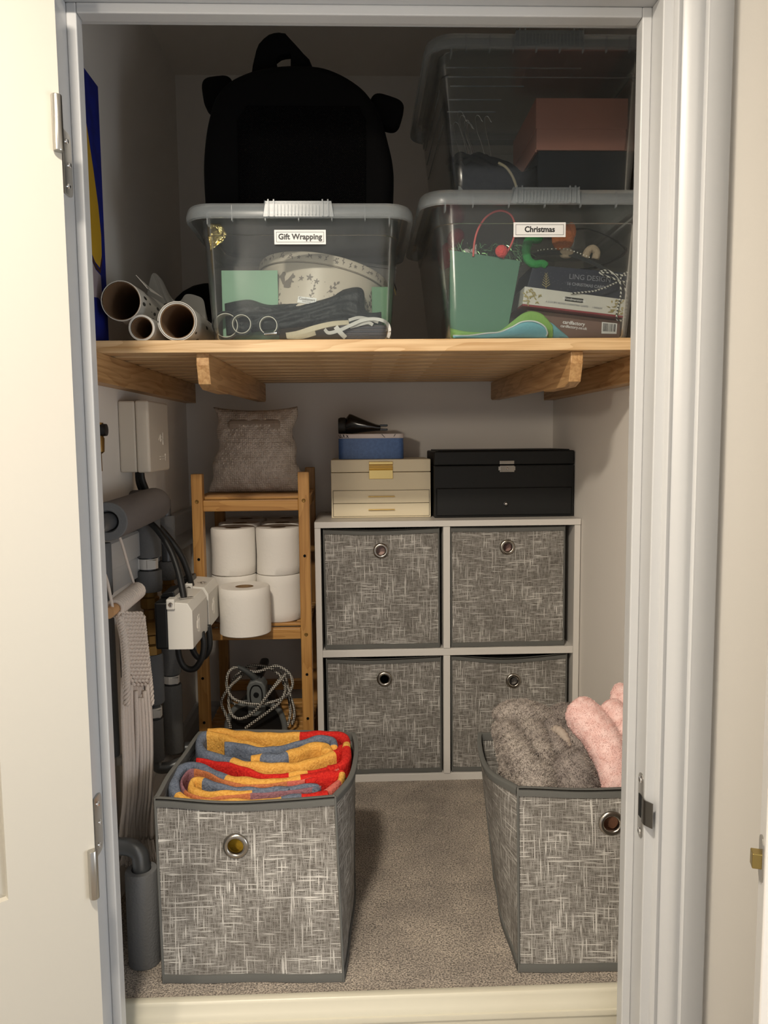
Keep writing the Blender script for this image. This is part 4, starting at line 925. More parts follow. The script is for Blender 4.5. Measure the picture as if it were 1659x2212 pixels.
for a, h, L_, an, nl, sz in ((-.106, -.036, .034, 1.9, 5, .009), (.018, -.004, .026, .9, 5, .008), (-.085, -.040, .024, 1.2, 5, .007), (.098, -.040, .040, 1.2, 7, .009), (-.055, -.044, .020, 2.6, 4, .008), (-.012, -.025, .028, 1.4, 6, .006), (.085, -.015, .028, 1.6, 5, .007), (.118, -.010, .03, 1.7, 5, .008)): stem(mm, a, h, L_, an, nl, sz)
for k in range(30):
    a, h = random.uniform(-.11, .12), random.uniform(-.03, .022); leaf(mm, a, h, .0016, .0008, 0)
o = mm.obj('woodland_print', tinp, t, norm=False)
mm = M()
for k in range(26):
    a = -.15 + .3 * k / 25 + random.uniform(-.003, .003); h = TH - .0245 + random.uniform(-.003, .003)
    if k % 3 == 0: flower(mm, a, h, .0042, TR_ + .0009)
    else: stem(mm, a, h - .003, .009, random.uniform(.2, 2.6), 3, .004, TR_ + .0009)
mm.obj('lid_print', tinp, tl, norm=False)
def tp_(a, h, R_=TR_ - .001): th_ = -PI / 2 + a / TR_; return ta + RT.to_3x3() @ Vector((R_ * math.cos(th_), R_ * math.sin(th_), h))
mm = M(); tinpoly(mm, [(-.034, -.030), (.001, -.030), (.001, -.018), (-.034, -.018)], TR_ + .0002); lb = mm.obj('paper_tag', labm, t)
text('Cooksmart', .0068, tp_(-.0165, -.0222, TR_ + .0009), tinp, lb, rot=(PI / 2 - .14, math.radians(9), -.13), ext=.0001); text('ENGLAND', .0035, tp_(-.0165, -.0272, TR_ + .0009), tinp, lb, rot=(PI / 2 - .14, math.radians(9), -.13), ext=.0001)
# art deco gift bag behind the tin
t = thing('gift_bag', 'pale grey gift bag with black and gold zigzag print, behind the round tin', 'gift bag', (.02, 1.72, GF))
RZ = Matrix.Translation((.015, 1.715, 1.16)) @ Matrix.Rotation(math.radians(7.5), 4, 'Y')
M().box(-.100, .062, 0, .012, -.085, .098, T=RZ).obj('bag_body', mat('pale_grey_card', '#bdb8b5', .5), t, bevel=.001)
mm = M(); mg = M()
for k in range(11):
    x = -.092 + k * .0145; h = .048 + .012 * math.sin(k * 1.9); a = [(x, h), (x + .00725, h + .016), (x + .0145, h), (x + .0145, h - .005), (x + .00725, h + .011), (x, h - .005)]
    for m_, off in ((mm, 0), (mg, -.009)): m_.add([tuple(RZ @ Vector((p[0], -.0006, p[1] + off))) for p in a], [(0, 1, 4, 5), (1, 2, 3, 4)])
for k in range(4):
    s_ = .026 - .0065 * k; a = [(-.020 - s_, .072), (-.020 + s_, .072), (-.020, .072 - 1.1 * s_)]; (mm if k % 2 == 0 else mg).add([tuple(RZ @ Vector((p[0], -.0010 - .0004 * k, p[1]))) for p in a], [(0, 1, 2)])
mm.add([tuple(RZ @ Vector((x, -.0006, z))) for x, z in ((-.1, .090), (.062, .090), (.062, .0912), (-.1, .0912))], [(0, 1, 2, 3)])
mm.obj('dark_print', mat('charcoal_print', '#2c2a27', .5), t, norm=False); mg.obj('gold_print', mat('gold_print', '#8d7a4d', .35, .7), t, norm=False)
tag(M().box(.030, .062, 1.50, 1.62, GF, 1.165).obj('green_card_box', mat('green_card', '#5f8a67', .6), bevel=.001), 'green card box at the right inside the Gift Wrapping bin, mostly behind the tin', 'box')
# black paper bag lying in front of the tin
def crumple(name, pts_bot, pts_top, y0, m, label, cat, th=.012, seed=1, amp=.003):
    rg = random.Random(seed); nb = 26
    A_ = spline([(a, 0, b) for a, b in pts_bot], 12); B_2 = spline([(a, 0, b) for a, b in pts_top], 12)
    def at(L_, u): i = u * (len(L_) - 1); j = min(int(i), len(L_) - 2); return L_[j].lerp(L_[j + 1], i - j)
    def fn(s):
        def g(u, v):
            p = at(A_, u).lerp(at(B_2, u), v); e_ = (1 - abs(2 * v - 1) ** 3) * (1 - abs(2 * u - 1) ** 6)
            return (p.x, y0 + .02 * v + s * th * e_ + amp * (math.sin(31 * u + 9 * v + seed) + math.sin(17 * u - 23 * v)) * e_, p.z)
        return g
    mm = M(); mm.grid(fn(-1), 40, 16); mm.grid(fn(1), 40, 16, flip=True); o = mm.obj(name, m, smooth=True, norm=False); return tag(o, label, cat)
blkp = mat('black_paper', '#1d2224', .55, spec=.4, bump=(45, .7, .01))
crumple('black_paper_bag', [(-.240, 1.068), (-.16, 1.078), (-.09, 1.084), (-.02, 1.086), (.047, 1.088)], [(-.245, 1.130), (-.20, 1.137), (-.154, 1.127), (-.07, 1.142), (.008, 1.1585), (.018, 1.116), (.047, 1.1135)], 1.452, blkp, 'crumpled black paper bag lying across the front of the cream round tin', 'paper bag')
cello = plastic('cellophane', (.88, .9, .9, 1), .10, .1, 1.0)
for x, z, r, y, lb, m_ in ((-.2350, 1.0885, .0300, 1.438, 'leftmost clear film roll at the bottom of the Gift Wrapping bin, largest of three', cello), (-.2170, 1.0775, .0175, 1.500, None, None), (-.209, 1.0870, .0200, 1.432, 'middle clear film roll with white core at the bottom of the Gift Wrapping bin', cello), (-.1605, 1.0845, .0190, 1.432, 'rightmost clear film roll with open spiral end at the bottom of the Gift Wrapping bin', cello)):
    if lb is None: continue
    if r > .025: x = -.2385; r = .0255; z = GF + .0275
    t = thing('film_roll', lb, 'wrap roll', (x, y, z), 'film rolls in the Gift Wrapping bin')
    mm = M(); mm.lathe([(r, 0), (r, .05), (r - .0012, .05), (r - .0012, 0), (r, 0)], (x if r < .025 else x + .0, y, z if r < .025 else z), 'y', 32); mm.obj('film', m_, t, smooth=40)
    mm = M(); q = r * .86; mm.lathe([(q, .001), (q, .04), (q - .0014, .04), (q - .0014, .001), (q, .001)], (x, y, z), 'y', 32); mm.obj('roll_core', mat('pale_core', '#cfccc0', .6), t, smooth=40)
mm = M(); mm.tube([(-.1675, 1.4255, 1.0675), (-.1625, 1.4265, 1.0682), (-.152, 1.428, 1.0690), (-.1455, 1.429, 1.0695)], [.0030, .0024, .0024, .0032], 12); tag(mm.obj('silver_stick', chrome, smooth=40), 'short shiny silver piece lying at the front of the Gift Wrapping bin', 'ornament')
crm = mat('cream_paper', '#cabfa6', .7, bump=(90, .5, .004))
def ribbon(mm, pts, w_, th=.0006, tw=None, up=(0, 0, 1)):
    P = spline(pts, 8); N = len(P); vs = []
    for i, p in enumerate(P):
        tn = (P[min(i + 1, N - 1)] - P[max(i - 1, 0)]).normalized(); u = Vector(up); a = tw[0] + (tw[1] - tw[0]) * i / (N - 1) if tw else 0
        s_ = (u - tn * u.dot(tn)).normalized(); s_ = Matrix.Rotation(a, 3, tn) @ s_; n_2 = tn.cross(s_)
        for sa, sb in ((-1, -1), (1, -1), (1, 1), (-1, 1)): vs.append(p + s_ * sa * w_ / 2 + n_2 * sb * th / 2)
    fs = [(i * 4 + k, i * 4 + (k + 1) % 4, i * 4 + 4 + (k + 1) % 4, i * 4 + 4 + k) for i in range(N - 1) for k in range(4)] + [(0, 1, 2, 3), tuple((N - 1) * 4 + k for k in range(4))[::-1]]
    mm.add(vs, fs)
mm = M(); ribbon(mm, [(-.128, 1.428, 1.065), (-.105, 1.430, 1.069), (-.078, 1.433, 1.078), (-.045, 1.438, 1.086), (-.014, 1.442, 1.089)], .010, .004, (0.2, -.6)); ribbon(mm, [(-.126, 1.427, 1.063), (-.10, 1.428, 1.063), (-.075, 1.430, 1.070)], .008, .003, (0, .5))
mm.obj('x', crm); o = D.objects['x']; o.name = 'cream_ribbon'; tag(o, 'cream twisted paper ribbon at the bottom front of the Gift Wrapping bin', 'ribbon')
wr_ = mat('white_ribbon', '#cfcdc8', .5)
mm = M(); ribbon(mm, [(-.058, 1.427, 1.076), (-.050, 1.425, 1.069), (-.030, 1.425, 1.074), (-.010, 1.427, 1.083), (.012, 1.429, 1.092), (.036, 1.430, 1.094), (.055, 1.428, 1.087), (.060, 1.427, 1.072), (.057, 1.427, 1.060)], .0062, .0008, (.3, -.5))
ribbon(mm, [(-.038, 1.4245, 1.080), (-.030, 1.424, 1.070), (-.020, 1.424, 1.060)], .0085, .0008, (.1, .3), up=(1, 0, .3)); ribbon(mm, [(-.014, 1.430, 1.092), (.004, 1.431, 1.097), (.024, 1.432, 1.094), (.040, 1.431, 1.088)], .0055, .0008, (.2, .8))
ribbon(mm, [(-.012, 1.432, 1.080), (.010, 1.432, 1.086), (.022, 1.432, 1.088), (.030, 1.433, 1.084)], .006, .0008, (.2, .4))
tag(mm.obj('white_ribbon', wr_), 'loose white ribbon looped over the dark sheets inside the Gift Wrapping bin', 'ribbon')
t = thing('gift_tissue_stack', 'stack of folded dark tissue sheets at the front right of the Gift Wrapping bin', 'tissue paper', (.02, 1.47, GF))
for i in range(8): M().box(-.030 + .001 * (i % 3), .058 - .001 * (i % 2), 1.436 + .001 * (i % 2), 1.50, GF + i * .0033, GF + i * .0033 + .0028).obj('folded_sheet', mat('dark_tissue_%d' % (i % 2), ('#3b3a44', '#4c4549')[i % 2], .6), t)

# ---- contents of the Christmas bin
def quadslab(name, q, y0, th, m, label, cat, dy=0., parent=None):
    """slab with quadrilateral face q=[(x,z)*4] (from lower left, counter-clockwise), front at y0 (dy = depth change to the right)"""
    xm = min(p[0] for p in q); xw = max(p[0] for p in q) - xm
    vs = [(x, y0 + dy * (x - xm) / xw, z) for x, z in q] + [(x, y0 + th + dy * (x - xm) / xw, z) for x, z in q]
    mm = M(); mm.add(vs, [(0, 1, 2, 3), (7, 6, 5, 4), (0, 4, 5, 1), (1, 5, 6, 2), (2, 6, 7, 3), (3, 7, 4, 0)])
    o = mm.obj(name, m, parent, bevel=.0006)
    if label: tag(o, label, cat)
    return o
t = thing('gift_bag', 'plain dark green gift bag with red cord handle inside the Christmas bin', 'gift bag', (.23, 1.45, GF))
grn = mat('bag_green', '#4d7a62', .6)
quadslab('bag_front', [(.1735, 1.068), (.2795, 1.068), (.3040, 1.2005), (.1735, 1.2205)], 1.446, .0012, grn, None, None, parent=t)
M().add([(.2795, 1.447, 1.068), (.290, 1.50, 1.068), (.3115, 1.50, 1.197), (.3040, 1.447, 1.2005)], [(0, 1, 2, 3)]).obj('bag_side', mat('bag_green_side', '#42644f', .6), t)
quadslab('bag_back', [(.1735, 1.068), (.290, 1.068), (.3115, 1.195), (.180, 1.215)], 1.50, .0012, grn, None, None, parent=t)
mm = M(); mm.tube(spline([(.2160, 1.4445, 1.208), (.2185, 1.444, 1.235), (.226, 1.444, 1.2590), (.2418, 1.444, 1.280), (.2640, 1.444, 1.2895), (.2840, 1.444, 1.283), (.2925, 1.444, 1.265), (.2915, 1.444, 1.245), (.284, 1.444, 1.225), (.2705, 1.4445, 1.2045)], 6), .0019, 8); mm.obj('handle', mat('red_cord', '#d2605c', .6), t, smooth=True)
# tinsel
rg = np.random.default_rng(4); mm = M()
for k in range(260):
    p = Vector((rg.uniform(.18, .325), rg.uniform(1.452, 1.492), rg.uniform(1.200, 1.232))); d_ = Vector(rg.normal(size=3)); d_.y *= .4; d_.normalize(); d_ *= rg.uniform(.008, .022); s_ = d_.cross(Vector((0, 1, .3))).normalized() * .0005
    q_ = d_ * .5 + Vector((0, 0, rg.uniform(.0, .004)))
    mm.add([p - s_, p + s_, p + q_ + s_, p + q_ - s_, p + d_], [(0, 1, 2, 3), (3, 2, 4)])
o = mm.obj('tinsel', mat('green_tinsel', '#6f9a6a', .2, .9), norm=False); o['kind'] = 'stuff'; tag(o, 'thin green tinsel strands spilling over the top of the dark green gift bag', 'tinsel')
mm = M(); mm.ell((.2675, 1.4405, 1.2165), (.0118, .0075, .0115), 18); o = mm.obj('pompom', mat('red_wool', '#e2504c', .95, bump=(400, 1, .003)), smooth=True); tag(o, 'red woolly pompom hanging at the top of the dark green gift bag', 'pompom')
mm = M(); mm.grid(lambda u, v: (.178 + .050 * u, 1.470 + .01 * v, 1.208 + .028 * v * (0.3 + .7 * u) + .003 * math.sin(14 * u)), 12, 6); o = mm.obj('paper_doily', mat('doily_white', '#b8b2ae', .8), smooth=True); o.modifiers.new('s', 'SOLIDIFY').thickness = .0008; tag(o, 'pale crumpled paper sticking up at the left corner of the dark green gift bag', 'paper')
# red and cream plush at the left side, seen through the tub wall
t = thing('plush_gnome', 'soft red hatted figure with cream beard pressed against the left of the Christmas bin', 'ornament', (.19, 1.60, GF))
mm = M(); mm.ell((.187, 1.585, 1.238), (.022, .03, .030), 16); mm.ell((.200, 1.57, 1.272), (.017, .02, .020), 16, T=Matrix.Rotation(.5, 3, 'Y')); mm.obj('hat', mat('red_felt', '#a32530', .9, bump=(200, .6, .003)), t, smooth=True)
mm = M(); mm.ell((.190, 1.582, 1.196), (.017, .028, .024), 16); mm.ell((.195, 1.582, 1.165), (.013, .02, .02), 12); mm.obj('beard', mat('cream_fleece', '#9b9078', .95, bump=(200, .8, .004)), t, smooth=True)
mm = M(); mm.ell((.197, 1.60, 1.105), (.024, .045, .045), 16); mm.obj('figure_body', mat('dull_maroon', '#57282c', .9), t, smooth=True)
# head bands
def arc(cx_, cz, rx, rz, a0, a1, y0, y1, n=24, rot=0):
    out = []
    for i in range(n + 1):
        f = i / n; a = math.radians(a0 + (a1 - a0) * f); x, z = rx * math.cos(a), rz * math.sin(a); out.append((cx_ + x * math.cos(rot) - z * math.sin(rot), y0 + (y1 - y0) * f, cz + x * math.sin(rot) + z * math.cos(rot)))
    return out
t = thing('antler_headband', 'black headband with brown animal ear behind the Christmas label', 'headband', (.43, 1.50, 1.2))
mm = M(); ribbon(mm, spline([(.395, 1.52, 1.262), (.42, 1.515, 1.274), (.448, 1.505, 1.272), (.480, 1.492, 1.256), (.505, 1.48, 1.235), (.507, 1.475, 1.222), (.485, 1.48, 1.206), (.455, 1.49, 1.197), (.430, 1.50, 1.196)], 3), .013, .002, up=(0, 1, .4)); mm.obj('band', black, t, smooth=40)
mm = M(); mm.ell((.3865, 1.462, 1.246), (.0215, .010, .0255), 18, T=Matrix.Rotation(.15, 3, 'Y')); mm.ell((.402, 1.464, 1.258), (.010, .008, .017), 12); ea = mm.obj('ear', mat('ginger_plush', '#b4663a', .95, bump=(260, .8, .003)), t, smooth=True)
mm = M(); mm.ell((.392, 1.458, 1.217), (.014, .009, .010), 14); mm.tube(spline([(.433, 1.476, 1.212), (.437, 1.474, 1.224), (.446, 1.474, 1.229), (.454, 1.475, 1.222), (.452, 1.476, 1.210)], 4), .0072, 10); mm.obj('fleece_trim', mat('beige_fleece', '#a89680', .95, bump=(260, .8, .003)), t, smooth=True)
t = thing('beaded_headband', 'dark headband with a row of pearl beads resting on the card boxes', 'headband', (.42, 1.46, 1.19))
mm = M(); P = spline([(.325, 1.470, 1.212), (.345, 1.462, 1.217), (.385, 1.455, 1.217), (.420, 1.452, 1.206), (.450, 1.452, 1.193), (.480, 1.456, 1.177)], 5); ribbon(mm, P[::3] + [P[-1]], .009, .0022, up=(0, .6, 1)); mm.obj('band', mat('charcoal_satin', '#34373a', .3), t, smooth=40)
for i in range(16):
    f = i / 15; p = P[int(4 + f * 13)].lerp(P[int(4 + f * 13) + 1], (4 + f * 13) % 1); M().ell((p.x, p.y - .004, p.z + .006), (.0013, .0013, .0013), 8).obj('bead', mat('pearl', '#e8e4da', .2), t, smooth=True)
mm = M(); mm.tube(spline([(.345, 1.470, 1.248), (.326, 1.462, 1.245), (.3165, 1.457, 1.225), (.319, 1.454, 1.205), (.331, 1.453, 1.196), (.346, 1.453, 1.197), (.354, 1.454, 1.192)], 6), [.010, .0105, .0110, .0115, .0115, .0110, .0100, .0090, .0085, .0085, .0085, .0085, .0085, .0085, .008, .008, .008, .008, .008, .008, .0078, .0078, .0078, .0078, .0078, .0075, .0075, .0072, .0072, .0072, .0072, .0072, .007, .007, .007, .0065, .005], 12)
tag(mm.obj('green_felt_tail', mat('emerald_felt', '#2c8a45', .9, bump=(160, .7, .003)), smooth=True), 'curled emerald green felt strip hanging below the Christmas label', 'ornament')
# card boxes
goldp = mat('gold_foil_print', '#d9c88d', .3, .8); silvp = mat('silver_print', '#a9abb5', .35, .6)
def pt(q, u, v, y): (ax, az), (bx, bz), (cx_, cz), (dx, dz) = q; return Vector(((ax * (1 - u) + bx * u) * (1 - v) + (dx * (1 - u) + cx_ * u) * v, y, (az * (1 - u) + bz * u) * (1 - v) + (dz * (1 - u) + cz * u) * v))
q1 = [(.3195, 1.1165), (.4960, 1.0935), (.4960, 1.0630), (.3215, 1.0630)]; q1 = [(.3215, 1.0620), (.4950, 1.0620), (.4970, 1.0925), (.3195, 1.1145)]
t = thing('card_box', 'brown flat box of cards with a barcode, lowest of the three in the Christmas bin', 'card box', (.41, 1.46, GF), 'card boxes in the Christmas bin')
quadslab('box_body', q1, 1.459, .12, mat('mocha_card', '#7c6158', .6), None, None, parent=t)
a = -.115
text('cardfactory', .0092, (.4080, 1.4585, 1.0890), labm, t, rot=(PI / 2, -a * -1 * -1, 0) if False else (PI / 2, .115, 0), ext=.0001, bold=.0002); text('cardfactory.co.uk', .0072, (.4080, 1.4585, 1.0815), labm, t, rot=(PI / 2, .115, 0), ext=.0001, bold=.0001)
bc = M(); bc.add([tuple(pt(q1, u, v, 1.4584)) for u, v in ((.80, .22), (.965, .22), (.965, .84), (.80, .84))], [(0, 1, 2, 3)]); l_ = bc.obj('barcode_patch', labm, t)
mm = M(); u = .815; rg_ = random.Random(5)
while u < .95: w_ = rg_.choice((.003, .005, .008)); mm.add([tuple(pt(q1, u_, v, 1.4580)) for u_, v in ((u, .34), (u + w_, .34), (u + w_, .78), (u, .78))], [(0, 1, 2, 3)]); u += w_ + rg_.choice((.003, .005, .006))
mm.obj('barcode', inkm, l_, norm=False)
q2 = [(.3060, 1.1180), (.4945, 1.0955), (.4985, 1.1285), (.3105, 1.1530)]
t = thing('card_box', 'white flat box of cards with gold leaf ends and red edge, middle of the three', 'card box', (.40, 1.44, 1.1), 'card boxes in the Christmas bin')
quadslab('box_body', [pt(q2, 0, .1, 0).xz, pt(q2, 1, .1, 0).xz, q2[2], q2[3]], 1.438, .14, mat('white_card', '#cfccc4', .5), None, None, parent=t); quadslab('red_edge', [pt(q2, 0, 0, 0).xz, pt(q2, 1, 0, 0).xz, pt(q2, 1, .1, 0).xz, pt(q2, 0, .1, 0).xz], 1.4375, .14, mat('dark_red_card', '#8a2f38', .5), None, None, parent=t)
mm = M(); rr_ = random.Random(8)
for k in range(60):
    side = k % 2; u0 = rr_.uniform(.01, .15) if side == 0 else rr_.uniform(.86, .985); v0 = rr_.uniform(.18, .82 if side == 0 else .9); an = rr_.uniform(0, 6.3); c, s = math.cos(an), math.sin(an); w = []
    for f_, g_ in ((0, 0), (.5, 1), (1, 0), (.5, -1)): xx, yy = f_ * .055, g_ * .010; w.append(tuple(pt(q2, u0 + (xx * c - yy * s) * .9, v0 + (xx * s + yy * c) * 3.2, 1.4374 - .00002 * k)))
    mm.add(w, [(0, 1, 2, 3)])
mm.obj('gold_leaf_print', goldp, t, norm=False)
o = M().add([tuple(pt(q2, u_, v, 1.4374)) for u_, v in ((.405, .52), (.585, .52), (.585, .74), (.405, .74))], [(0, 1, 2, 3)]).obj('name_plate', inkm, t)
text('Woodmansterne', .0062, pt(q2, .495, .63, 1.4368), labm, o, rot=(PI / 2, .125, 0), ext=.0001); text('A LUXURY BOXED CHRISTMAS CARDS  -  1 DESIGN', .0046, pt(q2, .50, .36, 1.4370), silvp, t, rot=(PI / 2, .125, 0), ext=.0001)
q3 = [(.3180, 1.1540), (.5060, 1.1300), (.5100, 1.1790), (.3290, 1.1950)]
t = thing('card_box', 'navy flat box of Christmas cards with gold tree and lettering, topmost of the three', 'card box', (.41, 1.46, 1.15), 'card boxes in the Christmas bin')
quadslab('box_body', q3, 1.452, .13, mat('navy_card', '#22283a', .5), None, None, parent=t)
text('LING DESIGN', .0132, pt(q3, .60, .66, 1.4514), silvp, t, rot=(PI / 2, .085, 0), ext=.0001); text('16 CHRISTMAS CARDS', .0076, pt(q3, .58, .36, 1.4514), silvp, t, rot=(PI / 2, .105, 0), ext=.0001, bold=.0002)
mm = M(); x_, z_ = .3530, 1.1510
mm.add([(x_ - .0004, 1.4514, z_), (x_ + .0004, 1.4514, z_), (x_ + .0004, 1.4514, z_ + .028), (x_ - .0004, 1.4514, z_ + .028)], [(0, 1, 2, 3)])
for k in range(6):
    h = z_ + .004 + k * .0042; w_ = .0075 - .001 * k
    for s_ in (-1, 1): mm.add([(x_, 1.4513, h), (x_ + s_ * w_, 1.4513, h + .0052), (x_ + s_ * w_, 1.4513, h + .0038), (x_, 1.4513, h - .0012)], [(0, 1, 2, 3)])
mm.obj('gold_tree_print', goldp, t, norm=False); mm = M()
for k in range(90):
    u, v = rr_.uniform(.03, .97), rr_.uniform(.08, .92); p = pt(q3, u, v, 1.4513); mm.add([p + Vector((.0005, 0, 0)), p + Vector((0, 0, .0005)), p - Vector((.0005, 0, 0)), p - Vector((0, 0, .0005))], [(0, 1, 2, 3)])
mm.obj('dot_print', silvp, t, norm=False)
# striped bakers twine
n = NT('bakers_twine'); sp = n.n('ShaderNodeSeparateXYZ'); n.l(n.tc.outputs['Object'], sp.inputs[0])
n.l(n.mix(n.ramp(n.math('SINE', n.math('MULTIPLY', n.math('ADD', n.math('ADD', sp.outputs[0], sp.outputs[2]), sp.outputs[1]), 900.)), -.1, .1), '#1c1c1e', '#d8d5cd'), n.b.inputs['Base Color'])
mm = M(); tw = lambda p: mm.tube(spline(p, 6), .0016, 7)
tw([(.3950, 1.4345, 1.1395), (.420, 1.434, 1.1415), (.4404, 1.434, 1.1440), (.462, 1.433, 1.151), (.4831, 1.432, 1.1605)]); tw([(.4831, 1.432, 1.1605), (.470, 1.430, 1.166), (.455, 1.431, 1.171), (.447, 1.432, 1.177), (.460, 1.431, 1.180), (.475, 1.430, 1.172), (.4845, 1.431, 1.162)])
tw([(.484, 1.431, 1.161), (.490, 1.430, 1.172), (.499, 1.430, 1.176), (.504, 1.431, 1.168), (.498, 1.431, 1.160), (.485, 1.431, 1.160)]); tw([(.485, 1.432, 1.160), (.488, 1.4335, 1.140), (.484, 1.4335, 1.118), (.4805, 1.4335, 1.098), (.484, 1.434, 1.090), (.495, 1.434, 1.092), (.499, 1.434, 1.105), (.500, 1.434, 1.13), (.494, 1.433, 1.152), (.486, 1.432, 1.160)])
tw([(.447, 1.4325, 1.176), (.465, 1.431, 1.1755), (.480, 1.431, 1.172), (.500, 1.431, 1.171)])
tag(mm.obj('bakers_twine', n.m, smooth=True), 'black and white striped twine tied in a bow over the card boxes', 'twine')
# soft fabric with white piping at the bottom
def fold(name, xs, zbot, ztop, y0, m, label, cat):
    mm = M(); A_ = spline([(x, 0, z) for x, z in ztop], 8)
    def f(s):
        def g(u, v):
            i = u * (len(A_) - 1); j = min(int(i), len(A_) - 2); p = A_[j].lerp(A_[j + 1], i - j); e_ = (1 - (2 * v - 1) ** 4)
            return (p.x, y0 - .004 * e_ * (s < 0) + .045 * (s > 0) * e_ + .002 * math.sin(60 * p.x) * e_, zbot + (p.z - zbot) * v)
        return g
    mm.grid(f(-1), 40, 12); mm.grid(f(1), 40, 12, flip=True); return tag(mm.obj(name, m, smooth=True, norm=False), label, cat), A_
g1, _ = fold('lime_fabric', 0, GF, [(.172, 1.078), (.20, 1.072), (.235, 1.070), (.262, 1.072), (.285, 1.088), (.305, 1.103), (.322, 1.108), (.340, 1.104), (.352, 1.094), (.362, 1.082)], 1.436, mat('lime_felt', '#86b25c', .9, bump=(220, .5, .002)), 'folded lime green soft fabric at the bottom of the Christmas bin', 'fabric')
g2, A_ = fold('turquoise_fabric', 0, GF, [(.176, 1.063), (.205, 1.063), (.238, 1.067), (.262, 1.069), (.285, 1.078), (.303, 1.087), (.325, 1.088), (.343, 1.080), (.350, 1.068), (.348, 1.061)], 1.428, mat('turquoise_felt', '#79b6c4', .9, bump=(220, .5, .002)), 'turquoise soft fabric edged with white piping at the bottom front of the Christmas bin', 'fabric')
mm = M(); mm.tube([Vector((p.x, 1.4255, p.z)) for p in A_], .0014, 8); o = mm.obj('piping', mat('piping_white', '#e3e8ea', .7), g2, smooth=True)
g3, _ = fold('turquoise_cloth_end', 0, GF, [(.330, 1.070), (.345, 1.090), (.360, 1.088), (.375, 1.076), (.387, 1.066), (.392, 1.060)], 1.440, MATS['turquoise_felt'], 'end of a turquoise cloth beside the lowest card box', 'fabric')

# ---- contents of the top bin
UF = 1.3025
t = thing('shoe_box', 'pink lidded cardboard box in the top right storage bin', 'box', (.44, 1.52, 1.41))
pk = mat('pink_card', '#c98f80', .7); nv = mat('navy_card_box', '#1b212b', .7)
M().box(.3420, .5120, 1.492, 1.70, 1.4135, 1.4525).obj('box_body', pk, t, bevel=.001); M().box(.3400, .5140, 1.490, 1.702, 1.4515, 1.5065).obj('lid', pk, t, bevel=.001)
M().box(.3395, .3420, 1.49, 1.70, 1.4090, 1.4140).obj('base_flap', pk, t); 
tag(M().box(.3455, .5120, 1.492, 1.70, UF + .001, 1.4120).obj('navy_box', nv, bevel=.001), 'dark navy box under the pink box in the top right storage bin', 'box')
# velvet hangers with chrome hooks
vel = mat('black_velvet', '#101216', .95, spec=.1)
for k, (hx, hz, dx) in enumerate(((.1935, 1.470, .016), (.1985, 1.466, .018), (.2085, 1.462, .017), (.2125, 1.4615, .017), (.2165, 1.464, .018), (.2260, 1.4625, .018), (.2445, 1.465, .013), (.188, 1.458, .016), (.1665, 1.472, .010), (.1735, 1.470, .012))):
    y = 1.478 + .010 * (k % 5)
    t = thing('clothes_hanger', 'black velvet hanger with thin chrome hook in the top right storage bin', 'hanger', (hx, y, hz), 'velvet hangers in the top bin')
    mm = M(); mm.tube(spline([(hx + .0125, y, hz - .003), (hx + .0105, y, hz - .002), (hx + .006, y, hz + .006), (hx + .001, y, hz + .007), (hx - .0015, y, hz + .001), (hx, y, hz - .010), (hx + .002, y, hz - .022), (hx + dx * .6, y, hz - .045), (hx + dx, y, hz - .072)], 5), .0008, 6); mm.obj('hook', chrome, t, smooth=True)
    mm = M(); ex_ = hx + dx; mm.tube(spline([(max(ex_ - .035 - .003 * (k % 3), .182), y, 1.385), (max(ex_ - .015, .185), y, 1.400), (ex_, y, 1.396 - .002 * (k % 4)), (ex_ + .030, y, 1.386), (ex_ + .055, y + .01, 1.372)], 4), .0052, 8); mm.obj('hanger_arm', vel, t, smooth=True)
mm = M()
tag(crumple('black_velvet_cloth', [(.190, UF), (.24, UF), (.29, UF), (.3425, UF)], [(.176, 1.414), (.184, 1.400), (.20, 1.397), (.232, 1.396), (.262, 1.388), (.290, 1.380), (.315, 1.374), (.3425, 1.385)], 1.472, vel, '', '', .010, 5), 'black fabric heap below the hangers in the top right storage bin', 'cloth')
mm = M(); mm.grid(lambda u, v: (.190 + .06 * u * (.4 + .6 * (1 - v)) + .0 * v, 1.4555 + .004 * u, UF + .001 + .033 * v * (1 - .6 * u) + .002 * math.sin(9 * u)), 10, 8); o = mm.obj('grey_card', mat('grey_sheen_card', '#8f9596', .4), smooth=True); o.modifiers.new('s', 'SOLIDIFY').thickness = .001; tag(o, 'pale grey sheet at the bottom left of the top right storage bin', 'sheet')
mm = M(); mm.tube(spline([(.264, 1.455, 1.3775), (.276, 1.449, 1.368), (.286, 1.446, 1.354), (.293, 1.445, 1.338), (.297, 1.445, 1.320), (.298, 1.446, 1.305)], 6), .0024, 8); tag(mm.obj('drawstring', mat('cream_cord', '#b6a98a', .7), smooth=True), 'thin cream drawstring hanging down inside the top right storage bin', 'string')

